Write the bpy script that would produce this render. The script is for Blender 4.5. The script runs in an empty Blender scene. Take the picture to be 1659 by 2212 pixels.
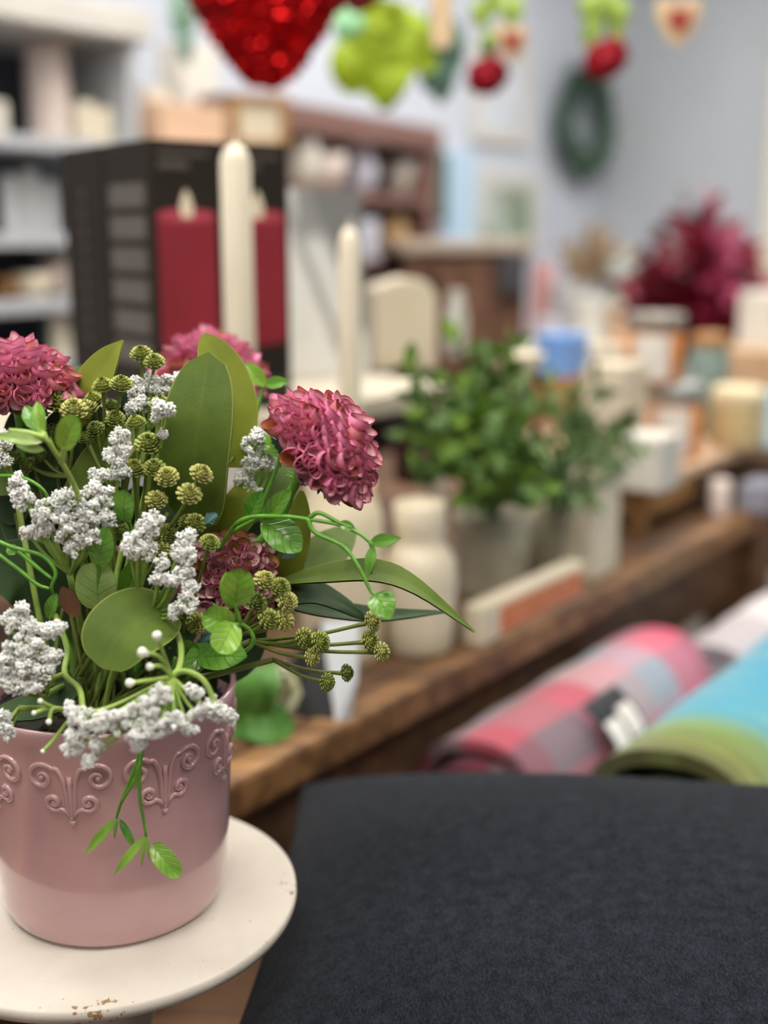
import bpy, bmesh, math, random
from mathutils import Vector, Matrix, Quaternion
random.seed(7)
R = math.radians
V = Vector
scene = bpy.context.scene
COL = scene.collection

# ------------------------------------------------------------------ camera
W, H, FPX, PITCH = 1659.0, 2212.0, 2580.0, R(13.2)
CAMZ = 1.35
cd = bpy.data.cameras.new('camera')
cam = bpy.data.objects.new('camera', cd)
COL.objects.link(cam)
cam.location = (0, 0, CAMZ)
cam.rotation_euler = (R(90) - PITCH, 0, 0)
cd.sensor_fit = 'HORIZONTAL'
cd.sensor_width = 36.0
cd.lens = 36.0 * FPX / W
cd.clip_start = 0.02
cd.dof.use_dof = True
cd.dof.focus_distance = 0.632
cd.dof.aperture_fstop = 3.5
scene.camera = cam

# ------------------------------------------------------------------ world and exposure
wd = bpy.data.worlds.new('world')
scene.world = wd
wd.use_nodes = True
wd.node_tree.nodes['Background'].inputs[0].default_value = (0.93, 0.96, 1.0, 1)
wd.node_tree.nodes['Background'].inputs[1].default_value = 0.26
scene.view_settings.view_transform = 'Standard'
scene.view_settings.look = 'None'
scene.view_settings.exposure = 0.46
scene.view_settings.gamma = 1.0
scene.view_settings.use_curve_mapping = False
PANEL_STRENGTH = 9.6          # the ceiling light panels further down

# ------------------------------------------------------------------ pixel helpers
SP, CP = math.sin(PITCH), math.cos(PITCH)
def ray(px, py):
    dx = (px - W / 2) / FPX
    dy = (H / 2 - py) / FPX
    return V((dx, CP + dy * SP, -SP + dy * CP))
def at(px, py, Y):
    d = ray(px, py)
    return V((0, 0, CAMZ)) + d * (Y / d.y)
def on(px, py, z):
    d = ray(px, py)
    return V((0, 0, CAMZ)) + d * ((z - CAMZ) / d.z)
def mpp(p):                       # metres per pixel at a world point
    return (p.y * CP - (p.z - CAMZ) * SP) / FPX
TZ = 0.93                         # table top height
E0 = on(500, 1690, TZ)
U = (on(1659, 1090, TZ) - E0).normalized()
M = V((-U.y, U.x, 0))             # away from the camera, into the table
RZ = math.atan2(U.y, U.x)
def T(a, b, z):
    return V((E0.x, E0.y, 0)) + U * a + M * b + V((0, 0, z))
def onb(px, py, b):               # where a pixel ray meets the plane b = const
    d = ray(px, py)
    t = (b + E0.dot(M)) / d.dot(M)
    return V((0, 0, CAMZ)) + d * t
def ab(p):
    q = p - E0
    return q.dot(U), q.dot(M)

# ------------------------------------------------------------------ materials
def lin(c):
    c = c / 255.0
    return c / 12.92 if c <= 0.04045 else ((c + 0.055) / 1.055) ** 2.4
def rgb(r, g, b):
    return (lin(r), lin(g), lin(b), 1)
MATS = {}
class NT:
    def __init__(s, name):
        s.m = bpy.data.materials.new(name)
        s.m.use_nodes = True
        s.t = s.m.node_tree
        s.b = s.t.nodes['Principled BSDF']
    def n(s, kind, **kw):
        x = s.t.nodes.new(kind)
        for k, v in kw.items():
            if k.startswith('i_'):
                key = k[2:]
                x.inputs[int(key) if key.isdigit() else key].default_value = v
            else:
                setattr(x, k, v)
        return x
    def l(s, a, b):
        s.t.links.new(a, b)
    def ramp(s, fac, stops, interp='LINEAR'):
        r = s.n('ShaderNodeValToRGB')
        r.color_ramp.interpolation = interp
        e = r.color_ramp.elements
        while len(e) < len(stops):
            e.new(0.5)
        for i, (p, c) in enumerate(stops):
            e[i].position = p
            e[i].color = c
        s.l(fac, r.inputs[0])
        return r.outputs[0]
    def mix(s, fac, a, b, mode='MIX'):
        x = s.n('ShaderNodeMix', data_type='RGBA', blend_type=mode)
        for sock, val in ((x.inputs[0], fac), (x.inputs[6], a), (x.inputs[7], b)):
            if hasattr(val, 'is_output'):
                s.l(val, sock)
            else:
                sock.default_value = val
        return x.outputs[2]
    def math(s, op, a, b=None):
        x = s.n('ShaderNodeMath', operation=op)
        for sock, val in ((x.inputs[0], a), (x.inputs[1], b)):
            if val is None:
                continue
            if hasattr(val, 'is_output'):
                s.l(val, sock)
            else:
                sock.default_value = val
        return x.outputs[0]
    def obj(s):
        return s.n('ShaderNodeTexCoord').outputs['Object']
    def uv(s):
        x = s.n('ShaderNodeSeparateXYZ')
        s.l(s.n('ShaderNodeTexCoord').outputs['UV'], x.inputs[0])
        return x.outputs[0], x.outputs[1]
    def noise(s, scale, detail=3, vec=None, rough=0.5):
        x = s.n('ShaderNodeTexNoise', i_Scale=scale, i_Detail=detail, i_Roughness=rough)
        s.l(vec if vec is not None else s.obj(), x.inputs['Vector'])
        return x.outputs[0]
    def bump(s, h, strength, dist=0.001):
        x = s.n('ShaderNodeBump', i_Strength=strength, i_Distance=dist)
        s.l(h, x.inputs['Height'])
        s.l(x.outputs[0], s.b.inputs['Normal'])
    def base(s, c):
        if hasattr(c, 'is_output'):
            s.l(c, s.b.inputs['Base Color'])
        else:
            s.b.inputs['Base Color'].default_value = c
    def set(s, **kw):
        for k, v in kw.items():
            s.b.inputs[k.replace('_', ' ')].default_value = v
        return s

def plain(name, c, rough=0.6, var=0.12, scale=30, bump=0.0, bscale=200, spec=0.5, metal=0.0, coat=0.0, sub=0.0):
    if name in MATS:
        return MATS[name]
    m = NT(name)
    n = m.noise(scale)
    d = tuple(x * (1 - var * 1.6) for x in c[:3]) + (1,)
    u_ = tuple(min(1, x * (1 + var)) for x in c[:3]) + (1,)
    m.base(m.ramp(n, [(0.3, d), (0.7, u_)]))
    m.set(Roughness=rough, Metallic=metal)
    m.b.inputs['Specular IOR Level'].default_value = spec
    m.b.inputs['Coat Weight'].default_value = coat
    if bump:
        m.bump(m.noise(bscale, 4), bump)
    MATS[name] = m.m
    return m.m

def wood(name, c1, c2, c3, rough=0.6, sc=1.0):
    m = NT(name)
    mp = m.n('ShaderNodeMapping')
    mp.inputs['Scale'].default_value = (3 * sc, 28 * sc, 28 * sc)
    m.l(m.obj(), mp.inputs[0])
    n = m.noise(1.6, 6, mp.outputs[0], 0.65)
    n2 = m.noise(4 * sc, 2)
    f = m.math('ADD', m.math('MULTIPLY', n, 0.7), m.math('MULTIPLY', n2, 0.3))
    m.base(m.ramp(f, [(0.34, c1), (0.5, c2), (0.66, c3)]))
    m.set(Roughness=rough)
    m.bump(n, 0.35, 0.002)
    return m.m

def leaf_mat(name, c_lo, c_hi, rib, edge, rough=0.5, weave=0.0, veins=0.0, vein_c=None, spec=0.4, under=None):
    m = NT(name)
    u, v = m.uv()
    n = m.noise(60, 4)
    base = m.ramp(n, [(0.3, c_lo), (0.7, c_hi)])
    inf = m.n('ShaderNodeObjectInfo').outputs['Random']
    base = m.mix(m.math('MULTIPLY', inf, 0.25), base, c_hi)
    au = m.math('ABSOLUTE', u)
    if veins:
        q = m.math('ADD', m.math('MULTIPLY', v, 5.0), m.math('MULTIPLY', au, -1.5))
        w = m.math('ABSOLUTE', m.math('SUBTRACT', m.math('FRACT', q), 0.5))
        vm = m.ramp(w, [(0.0, (1, 1, 1, 1)), (0.10, (0, 0, 0, 1))])
        vm2 = m.math('MULTIPLY', m.math('MULTIPLY', vm, m.ramp(m.noise(150, 3), [(0.4, (0, 0, 0, 1)), (0.6, (1, 1, 1, 1))])), veins)
        base = m.mix(vm2, base, vein_c)
    rm = m.ramp(au, [(0.0, (1, 1, 1, 1)), (0.09, (0, 0, 0, 1))])
    base = m.mix(m.math('MULTIPLY', rm, 0.22 if weave else 0.55), base, rib)
    em = m.ramp(au, [(0.95, (0, 0, 0, 1)), (0.985, (1, 1, 1, 1))])
    base = m.mix(m.math('MULTIPLY', em, 0.7), base, edge)
    m.base(base)
    m.set(Roughness=rough)
    m.b.inputs['Specular IOR Level'].default_value = spec
    h = m.noise(180, 3)
    if weave:
        wx = m.n('ShaderNodeTexWave', i_Scale=46.0, wave_type='BANDS', bands_direction='Y')
        m.l(m.n('ShaderNodeTexCoord').outputs['UV'], wx.inputs['Vector'])
        wy = m.n('ShaderNodeTexWave', i_Scale=10.0, wave_type='BANDS', bands_direction='X')
        m.l(m.n('ShaderNodeTexCoord').outputs['UV'], wy.inputs['Vector'])
        h = m.math('ADD', m.math('ADD', wx.outputs['Fac'], wy.outputs['Fac']), h)
        m.bump(h, 0.35, 0.0003)
    else:
        if veins:
            h = m.math('ADD', m.math('MULTIPLY', vm, -1.0), h)
        m.bump(h, 0.5, 0.0006)
    return m.m

def petal_mats(name, deep, mid, pale, ochre, inner, inner2):
    m = NT(name + '_outside')
    u, v = m.uv()
    rnd = m.n('ShaderNodeObjectInfo').outputs['Random']
    col = m.ramp(v, [(0.5, deep), (0.70, mid), (0.86, pale), (0.95, pale), (1.0, deep)])
    dk = m.ramp(rnd, [(0.0, (0, 0, 0, 1)), (0.45, (1, 1, 1, 1))])
    col = m.mix(m.math('MULTIPLY', dk, 0.35), col, mid)
    oc = m.ramp(rnd, [(0.70, (0, 0, 0, 1)), (0.92, (1, 1, 1, 1))])
    oc = m.math('MULTIPLY', oc, m.ramp(m.noise(70, 2), [(0.35, (0, 0, 0, 1)), (0.6, (1, 1, 1, 1))]))
    col = m.mix(m.math('MULTIPLY', oc, 0.8), col, ochre)
    sp = m.ramp(m.noise(520, 2), [(0.60, (0, 0, 0, 1)), (0.68, (1, 1, 1, 1))])
    col = m.mix(m.math('MULTIPLY', sp, 0.5), col, deep)
    m.base(col)
    m.set(Roughness=0.42)
    m.b.inputs['Coat Weight'].default_value = 0.15
    m.bump(m.noise(260, 3), 0.5, 0.0006)
    k = NT(name + '_inside')
    rnd = k.n('ShaderNodeObjectInfo').outputs['Random']
    u, v = k.uv()
    ic = k.mix(k.ramp(rnd, [(0.66, (0, 0, 0, 1)), (0.8, (1, 1, 1, 1))]), inner, inner2)
    ic = k.mix(k.ramp(v, [(0.92, (0, 0, 0, 1)), (1.0, (1, 1, 1, 1))]), ic, deep)
    k.base(ic)
    k.set(Roughness=0.5)
    return [m.m, k.m]

def weave_mat(name, c1, c2, speck, scale):
    m = NT(name)
    fine = m.noise(scale, 3, rough=0.7)
    mp = m.n('ShaderNodeMapping')
    mp.inputs['Scale'].default_value = (scale * 0.9, scale * 0.35, scale * 0.6)
    mp.inputs['Rotation'].default_value = (0, 0, 0.6)
    m.l(m.obj(), mp.inputs[0])
    fib = m.noise(1.0, 4, mp.outputs[0], 0.7)
    mott = m.noise(scale * 0.12, 3)
    f = m.math('ADD', m.math('ADD', m.math('MULTIPLY', fine, 0.35), m.math('MULTIPLY', fib, 0.45)), m.math('MULTIPLY', mott, 0.2))
    c = m.ramp(f, [(0.40, c1), (0.50, tuple((a + b) * 0.42 for a, b in zip(c1, c2))), (0.62, c2)])
    vo = m.n('ShaderNodeTexVoronoi', i_Scale=90.0)
    m.l(m.obj(), vo.inputs['Vector'])
    d = m.ramp(vo.outputs['Distance'], [(0.035, (1, 1, 1, 1)), (0.06, (0, 0, 0, 1))])
    k = m.ramp(vo.outputs['Color'], [(0.90, (0, 0, 0, 1)), (0.92, (1, 1, 1, 1))])
    c = m.mix(m.math('MULTIPLY', d, k), c, speck)
    m.base(c)
    m.set(Roughness=1.0)
    m.b.inputs['Specular IOR Level'].default_value = 0.08
    m.b.inputs['Sheen Weight'].default_value = 0.05
    m.bump(fib, 0.5, 0.0008)
    return m.m

def blocks_mat(name, stops_u, stops_v, k=0.5, streak=0.0, streak_c=None):
    m = NT(name)
    u, v = m.uv()
    n = m.noise(9, 3)
    uu = m.math('ADD', u, m.math('MULTIPLY', m.math('SUBTRACT', n, 0.5), 0.02 + streak * 0.12))
    cu = m.ramp(uu, stops_u, 'CONSTANT' if not streak else 'LINEAR')
    c = cu
    if stops_v:
        cv = m.ramp(m.math('FRACT', v), stops_v, 'CONSTANT')
        c = m.mix(k, cu, cv)
    if streak:
        mp = m.n('ShaderNodeMapping')
        mp.inputs['Scale'].default_value = (90, 3, 1)
        m.l(m.n('ShaderNodeTexCoord').outputs['UV'], mp.inputs[0])
        s = m.ramp(m.noise(1.0, 4, mp.outputs[0]), [(0.52, (0, 0, 0, 1)), (0.7, (1, 1, 1, 1))])
        c = m.mix(m.math('MULTIPLY', s, streak), c, streak_c)
    m.base(c)
    m.set(Roughness=0.95)
    m.b.inputs['Sheen Weight'].default_value = 0.3
    m.bump(m.noise(350, 3), 0.5, 0.001)
    return m.m

# foreground materials
def pot_mat():
    m = NT('pink_glaze')
    mp = m.n('ShaderNodeMapping')
    mp.inputs['Scale'].default_value = (6, 6, 190)
    m.l(m.obj(), mp.inputs[0])
    rings = m.noise(1.0, 3, mp.outputs[0])
    n = m.noise(14, 3)
    m.base(m.ramp(n, [(0.3, rgb(190, 148, 150)), (0.7, rgb(203, 162, 162))]))
    m.set(Roughness=0.22)
    m.b.inputs['Coat Weight'].default_value = 1.0
    m.b.inputs['Coat Roughness'].default_value = 0.06
    m.bump(rings, 0.22, 0.0012)
    return m.m
def chipped_white():
    m = NT('chipped_white_paint')
    n = m.noise(26, 5, rough=0.6)
    sep = m.n('ShaderNodeSeparateXYZ')
    m.l(m.obj(), sep.inputs[0])
    r2 = m.math('SQRT', m.math('ADD', m.math('MULTIPLY', sep.outputs[0], sep.outputs[0]), m.math('MULTIPLY', sep.outputs[1], sep.outputs[1])))
    # two worn patches on the rim, elsewhere only pin-prick chips
    acc = None
    for px_, py_, rad_ in ((205, 2190, 0.026), (636, 1905, 0.020)):
        q = on(px_, py_, SZ)
        dx = m.math('SUBTRACT', sep.outputs[0], q.x - DC.x)
        dy = m.math('SUBTRACT', sep.outputs[1], q.y - DC.y)
        dd = m.math('SQRT', m.math('ADD', m.math('MULTIPLY', dx, dx), m.math('MULTIPLY', dy, dy)))
        w = m.ramp(dd, [(0.0, (1, 1, 1, 1)), (rad_, (0, 0, 0, 1))])
        acc = w if acc is None else m.math('MAXIMUM', acc, w)
    outer = m.ramp(r2, [(0.085, (0, 0, 0, 1)), (0.108, (1, 1, 1, 1))])
    acc = m.math('MULTIPLY', acc, outer)
    chip = m.math('ADD', m.noise(150, 5, rough=0.7), m.math('MULTIPLY', acc, 0.20))
    f = m.ramp(chip, [(0.685, (0, 0, 0, 1)), (0.70, (1, 1, 1, 1))])
    c = m.mix(f, m.ramp(n, [(0.3, rgb(194, 186, 174)), (0.7, rgb(204, 197, 186))]), rgb(140, 108, 74))
    m.base(c)
    m.set(Roughness=0.75)
    m.bump(m.math('ADD', m.noise(420, 3), m.math('MULTIPLY', f, -2.0)), 0.22, 0.0006)
    return m.m
SZ = 0.966
DC = V((-0.166, 0.643, 0))
GLAZE = pot_mat()
CHIP = chipped_white()
SOIL = plain('dark_moss', rgb(36, 34, 20), 0.95, 0.4, 120, 1.0, 300)
STEM_D = plain('olive_stem', rgb(104, 118, 44), 0.5, 0.2, 60, 0.3, 300)
STEM_L = plain('pale_green_stem', rgb(150, 178, 84), 0.5, 0.2, 60, 0.2, 300)
STEM_G = plain('bright_green_stem', rgb(98, 158, 48), 0.38, 0.25, 90, 0.3, 300)
STEM_K = plain('deep_green_stem', rgb(70, 104, 34), 0.5, 0.25, 90, 0.3, 300)
SEPAL = plain('blue_green_sepal', rgb(62, 104, 100), 0.5, 0.25, 90, 0.3, 300)
LEAF_D = leaf_mat('dark_fabric_leaf', rgb(72, 94, 26), rgb(94, 117, 36), rgb(108, 130, 50), rgb(160, 170, 84), 0.62, 26)
LEAF_O = leaf_mat('olive_fabric_leaf', rgb(112, 126, 26), rgb(134, 146, 40), rgb(124, 140, 40), rgb(166, 172, 84), 0.62, 26)
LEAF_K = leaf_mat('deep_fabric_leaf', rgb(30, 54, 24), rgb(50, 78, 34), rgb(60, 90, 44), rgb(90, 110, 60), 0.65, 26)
LEAF_M = leaf_mat('mid_fabric_leaf', rgb(88, 112, 52), rgb(112, 136, 70), rgb(120, 142, 80), rgb(140, 156, 90), 0.65, 26)
TWIG = leaf_mat('glossy_bright_leaf', rgb(92, 146, 40), rgb(150, 192, 72), rgb(84, 128, 40), rgb(128, 176, 70), 0.25, 0, 0.55, rgb(70, 112, 30), 0.6)
TWIG_D = leaf_mat('glossy_green_leaf', rgb(62, 118, 34), rgb(112, 164, 56), rgb(50, 96, 30), rgb(110, 160, 70), 0.25, 0, 0.6, rgb(46, 88, 26), 0.6)
TWIG_P = leaf_mat('pale_glossy_leaf', rgb(134, 172, 84), rgb(176, 202, 120), rgb(110, 150, 60), rgb(150, 186, 90), 0.28, 0, 0.4, rgb(110, 150, 60), 0.6)
BUD = plain('yellow_green_bud', rgb(166, 176, 84), 0.5, 0.22, 160, 0.2, 300)
BUD_Y = plain('pale_yellow_bud', rgb(196, 196, 112), 0.5, 0.16, 160, 0.2, 300)
BUD_D = plain('olive_bud', rgb(122, 138, 58), 0.5, 0.22, 160, 0.2, 300)
FLORET = plain('white_floret', rgb(252, 252, 247), 0.85, 0.02, 200, 0, 900, 0.3)
for q_ in FLORET.node_tree.nodes:
    if q_.type == 'BSDF_PRINCIPLED':
        q_.inputs['Subsurface Weight'].default_value = 0.35
        q_.inputs['Subsurface Radius'].default_value = (1, 1, 0.9)
        q_.inputs['Subsurface Scale'].default_value = 0.003
FLORET_TIP = plain('white_bud', rgb(236, 240, 222), 0.5, 0.06, 200)
PINK = petal_mats('pink_petal', rgb(160, 36, 82), rgb(220, 90, 142), rgb(238, 152, 184), rgb(200, 124, 88), rgb(230, 186, 190), rgb(184, 122, 74))
WINE = petal_mats('wine_petal', rgb(104, 18, 50), rgb(156, 48, 86), rgb(200, 116, 146), rgb(166, 96, 60), rgb(236, 204, 194), rgb(176, 132, 72))
CORE = plain('dark_wine_core', rgb(110, 24, 52), 0.8, 0.3, 200)
CUSHION = weave_mat('charcoal_wool', rgb(6, 8, 11), rgb(40, 45, 54), rgb(150, 145, 130), 900)

# ------------------------------------------------------------------ mesh building
class MB:
    def __init__(s):
        s.v, s.f, s.mi, s.uv, s.sm = [], [], [], [], []
    def add(s, verts, faces, uvs=None, mi=0, smooth=True):
        o = len(s.v)
        s.v += [V(p) for p in verts]
        s.uv += uvs if uvs else [(0.5, 0.5)] * len(verts)
        for f in faces:
            s.f.append([i + o for i in f])
            s.mi.append(mi)
            s.sm.append(smooth)
    def grid(s, rows, uvs=None, close=False, mi=0, smooth=True):
        n, k = len(rows), len(rows[0])
        vs = [p for r in rows for p in r]
        us = [q for r in uvs for q in r] if uvs else None
        fs = []
        for i in range(n - 1):
            for j in range(k if close else k - 1):
                j2 = (j + 1) % k
                fs.append((i * k + j, i * k + j2, (i + 1) * k + j2, (i + 1) * k + j))
        s.add(vs, fs, us, mi, smooth)
    def tube(s, path, radii, n=6, mi=0, cap=True):
        path = [V(p) for p in path]
        if not hasattr(radii, '__len__'):
            radii = [radii] * len(path)
        rows, uvs = [], []
        ref = V((0.31, 0.21, 0.92)).normalized()
        for i, p in enumerate(path):
            d = (path[min(i + 1, len(path) - 1)] - path[max(i - 1, 0)])
            if d.length < 1e-9:
                d = V((0, 0, 1))
            d.normalize()
            a = ref - d * ref.dot(d)
            if a.length < 1e-3:
                a = d.orthogonal()
            a.normalize()
            ref = a
            b = d.cross(a)
            rows.append([p + (a * math.cos(2 * math.pi * k / n) + b * math.sin(2 * math.pi * k / n)) * radii[i] for k in range(n)])
            uvs.append([(k / n, i / max(1, len(path) - 1)) for k in range(n)])
        s.grid(rows, uvs, True, mi)
        if cap:
            o = len(s.v) - len(path) * n
            s.f.append([o + k for k in reversed(range(n))]); s.mi.append(mi); s.sm.append(False)
            o2 = len(s.v) - n
            s.f.append([o2 + k for k in range(n)]); s.mi.append(mi); s.sm.append(False)
    def lathe(s, prof, c=(0, 0, 0), n=32, mi=0, smooth=True):
        c = V(c)
        rows, uvs = [], []
        for i, (r, z) in enumerate(prof):
            rows.append([c + V((r * math.cos(2 * math.pi * k / n), r * math.sin(2 * math.pi * k / n), z)) for k in range(n)])
            uvs.append([(k / n, i / (len(prof) - 1)) for k in range(n)])
        s.grid(rows, uvs, True, mi, smooth)
        for i in (0, len(prof) - 1):
            if prof[i][0] > 1e-5:
                o = len(s.v) - (len(prof) - i) * n
                r = range(n)
                s.f.append([o + k for k in (reversed(r) if i == 0 else r)]); s.mi.append(mi); s.sm.append(False)
    def box(s, c, size, rz=0.0, mat=None, mi=0):
        c = V(c)
        m = mat if mat else Matrix.Rotation(rz, 3, 'Z')
        h = V(size) / 2
        vs = [c + m @ V((x * h.x, y * h.y, z * h.z)) for z in (-1, 1) for y in (-1, 1) for x in (-1, 1)]
        us = [((x + 1) / 2, (z + 1) / 2) for z in (-1, 1) for y in (-1, 1) for x in (-1, 1)]
        s.add(vs, [(0, 2, 3, 1), (4, 5, 7, 6), (0, 1, 5, 4), (2, 6, 7, 3), (0, 4, 6, 2), (1, 3, 7, 5)], us, mi, False)
    def prism(s, poly, thick, frame, mi=0, smooth=False):
        # poly: 2D points in frame (origin, x, y), extruded along x cross y
        o, x, y = frame
        z = x.cross(y).normalized()
        n = len(poly)
        a = [o + x * p[0] + y * p[1] + z * thick / 2 for p in poly]
        b = [o + x * p[0] + y * p[1] - z * thick / 2 for p in poly]
        fs = [tuple(range(n)), tuple(reversed(range(n, 2 * n)))]
        fs += [(i, n + i, n + (i + 1) % n, (i + 1) % n) for i in range(n)]
        s.add(a + b, fs, [(p[0], p[1]) for p in poly] * 2, mi, smooth)
    def ico(s, c, r, jit=0.0, sc=(1, 1, 1), mi=0):
        c = V(c)
        vs = [c + V((p.x * sc[0], p.y * sc[1], p.z * sc[2])) * r * (1 + random.uniform(-jit, jit)) for p in ICO_V]
        s.add(vs, ICO_F, None, mi, True)
    def mesh(s, name, mats, origin, bevel=0.0):
        me = bpy.data.meshes.new(name)
        o = V(origin)
        me.from_pydata([tuple(p - o) for p in s.v], [], s.f)
        for m in (mats if isinstance(mats, (list, tuple)) else [mats]):
            me.materials.append(m)
        me.polygons.foreach_set('material_index', s.mi)
        me.polygons.foreach_set('use_smooth', s.sm)
        ul = me.uv_layers.new(name='UVMap')
        li = [0] * len(me.loops)
        me.loops.foreach_get('vertex_index', li)
        ul.data.foreach_set('uv', [x for i in li for x in s.uv[i]])
        me.update()
        if bevel:
            bm = bmesh.new(); bm.from_mesh(me)
            bmesh.ops.bevel(bm, geom=[e for e in bm.edges if e.is_manifold and e.calc_face_angle(0) > 0.6], offset=bevel, segments=2, affect='EDGES', profile=0.5)
            bm.to_mesh(me); bm.free()
        return me
def make_ico(sub):
    bm = bmesh.new()
    bmesh.ops.create_icosphere(bm, subdivisions=sub, radius=1)
    v = [p.co.copy() for p in bm.verts]
    f = [[x.index for x in q.verts] for q in bm.faces]
    bm.free()
    return v, f
ICO_V, ICO_F = make_ico(2)
ICO_F = [tuple(f) for f in ICO_F]
ICO_V1, ICO_F1 = make_ico(1)

def props(o, label, cat, group=None, kind=None):
    if label: o['label'] = label
    if cat: o['category'] = cat
    if group: o['group'] = group
    if kind: o['kind'] = kind
    return o
def thing(name, label, cat, loc, group=None):
    o = bpy.data.objects.new(name, None)
    o.empty_display_size = 0.02
    COL.objects.link(o)
    o.location = loc
    return props(o, label, cat, group)
def wloc(o):
    p = V(o.location)
    while o.parent:
        o = o.parent
        p = p + V(o.location)
    return p
def part(root, name, mb, mats, kind=None, label=None, bevel=0.0):
    me = mb.mesh(name, mats, wloc(root), bevel)
    o = bpy.data.objects.new(name, me)
    COL.objects.link(o)
    o.parent = root
    if kind: o['kind'] = kind
    if label: o['label'] = label
    return o
def inst(root, name, me, mat4):            # a piece that shares its mesh; mat4 in world space
    o = bpy.data.objects.new(name, me)
    COL.objects.link(o)
    o.parent = root
    o.matrix_basis = Matrix.Translation(-wloc(root)) @ mat4
    return o
def single(name, mb, mats, label, cat, loc, group=None, kind=None, bevel=0.0):
    me = mb.mesh(name, mats, loc, bevel)
    o = bpy.data.objects.new(name, me)
    COL.objects.link(o)
    o.location = loc
    return props(o, label, cat, group, kind)
def structure(name, mb, mats, loc=(0, 0, 0)):
    return single(name, mb, mats, None, None, loc, None, 'structure')

def spline(pts, n=8):
    pts = [V(p) for p in pts]
    if len(pts) == 2:
        return [pts[0].lerp(pts[1], i / n) for i in range(n + 1)]
    q = [pts[0] * 2 - pts[1]] + pts + [pts[-1] * 2 - pts[-2]]
    out = []
    for i in range(1, len(q) - 2):
        a, b, c, d = q[i - 1], q[i], q[i + 1], q[i + 2]
        for k in range(n):
            t = k / n
            out.append(0.5 * ((2 * b) + (c - a) * t + (2 * a - 5 * b + 4 * c - d) * t * t + (3 * b - a - 3 * c + d) * t ** 3))
    out.append(pts[-1])
    return out
def pxpath(l):                    # [(px, py, Y), ...] -> points
    return [at(*p) if len(p) == 3 else V(p) for p in l]

def blade(mb, path, width, face, shape='oval', fold=0.12, n=14, k=7, ripple=0.0, thick=0.0006):
    """leaf blade along a path, face = direction the upper side looks to"""
    path = spline(path, max(3, n // (len(path) - 1)))
    face = V(face).normalized()
    N = len(path) - 1
    top, bot, uv = [], [], []
    ph = random.uniform(0, 6)
    for i, p in enumerate(path):
        t = i / N
        d = (path[min(i + 1, N)] - path[max(i - 1, 0)]).normalized()
        side = d.cross(face)
        if side.length < 1e-4: side = d.orthogonal()
        side.normalize()
        nn = side.cross(d).normalized()
        if shape == 'oval':   w = math.sin(math.pi * min(1, t * 0.94 + 0.05)) ** 0.62
        elif shape == 'ellip': w = max(0.0, 1 - abs(2 * t - 1) ** 2.7) ** 0.5
        elif shape == 'lance': w = math.sin(math.pi * t ** 0.8) ** 0.9 if 0 < t < 1 else 0.0
        elif shape == 'round': w = math.sqrt(max(0.0, 1 - (2 * t - 1) ** 2)) ** 0.9
        elif shape == 'obov': w = math.sin(math.pi * t ** 1.5) ** 0.7 if 0 < t < 1 else 0.0
        else:                 w = math.sin(math.pi * t ** 0.6) ** 0.7 if 0 < t < 1 else 0.0
        w = max(w, 0.03) * width / 2
        rt, rb, ru = [], [], []
        for j in range(k):
            x = 2 * j / (k - 1) - 1
            rp = ripple * width * math.sin(t * 9 + x * 2 + ph) * abs(x)
            q = p + side * (x * w) + nn * (fold * w * (abs(x) - 0.4) + rp)
            rt.append(q + nn * thick); rb.append(q - nn * thick)
            ru.append((x, t))
        top.append(rt); bot.append(list(reversed(rb))); uv.append(ru)
    mb.grid(top, uv)
    mb.grid(bot, [list(reversed(u)) for u in uv])
def box_thing(name, label, cat, c, size, rz, mats, group=None, bevel=0.002):
    b = MB(); b.box(c, size, rz)
    return single(name, b, mats, label, cat, (c[0], c[1], c[2] - size[2] / 2), group, None, bevel)

# ================================================================== the setting
WALL = plain('blue_white_wall', rgb(206, 213, 226), 0.85, 0.03, 4, 0.1, 200)
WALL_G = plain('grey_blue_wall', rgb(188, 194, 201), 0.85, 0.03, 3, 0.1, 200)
CEIL = plain('white_ceiling', rgb(226, 226, 224), 0.9, 0.03, 6)
FLOORM = wood('floor_wood', rgb(88, 66, 48), rgb(118, 90, 64), rgb(142, 110, 80), 0.5, 0.5)
WB = 1.85                                     # back wall, measured from the table edge
corner = onb(1290, 480, WB)
CA = ab(corner)[0]
b = MB(); b.box(T((CA - 6) / 2 + 0.0, WB + 0.06, 1.45), (CA + 6, 0.12, 2.9), RZ)
structure('wall_back', b, WALL, T(0, WB, 0))
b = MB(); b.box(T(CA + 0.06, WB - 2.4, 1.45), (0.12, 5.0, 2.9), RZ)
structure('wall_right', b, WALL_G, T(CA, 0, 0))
b = MB(); b.box((0, 1.5, -0.05), (14, 12, 0.1))
structure('floor', b, FLOORM)
b = MB(); b.box((0, 1.5, 2.95), (14, 12, 0.1))
structure('ceiling', b, CEIL, (0, 0, 2.9))
# door casing on the right wall
WHITE = plain('white_paint', rgb(214, 212, 206), 0.5, 0.03, 12)
CREAMW = plain('cream_paint', rgb(238, 230, 208), 0.5, 0.03, 12)
dpos = None
for i in range(400):
    s_ = i * 0.005
    p = T(CA - 0.02, WB - s_, CAMZ)
    pxx = W / 2 + FPX * p.x / (p.y * CP)
    if pxx >= 1665:
        dpos = s_; break
b = MB(); b.box(T(CA - 0.015, WB - dpos - 0.02, 1.03), (0.03, 0.10, 2.06), RZ)
b.box(T(CA - 0.015, WB - dpos - 0.5, 2.08), (0.03, 1.06, 0.10), RZ)
structure('trim_1', b, CREAMW, T(CA, WB - dpos, 0))

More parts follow.
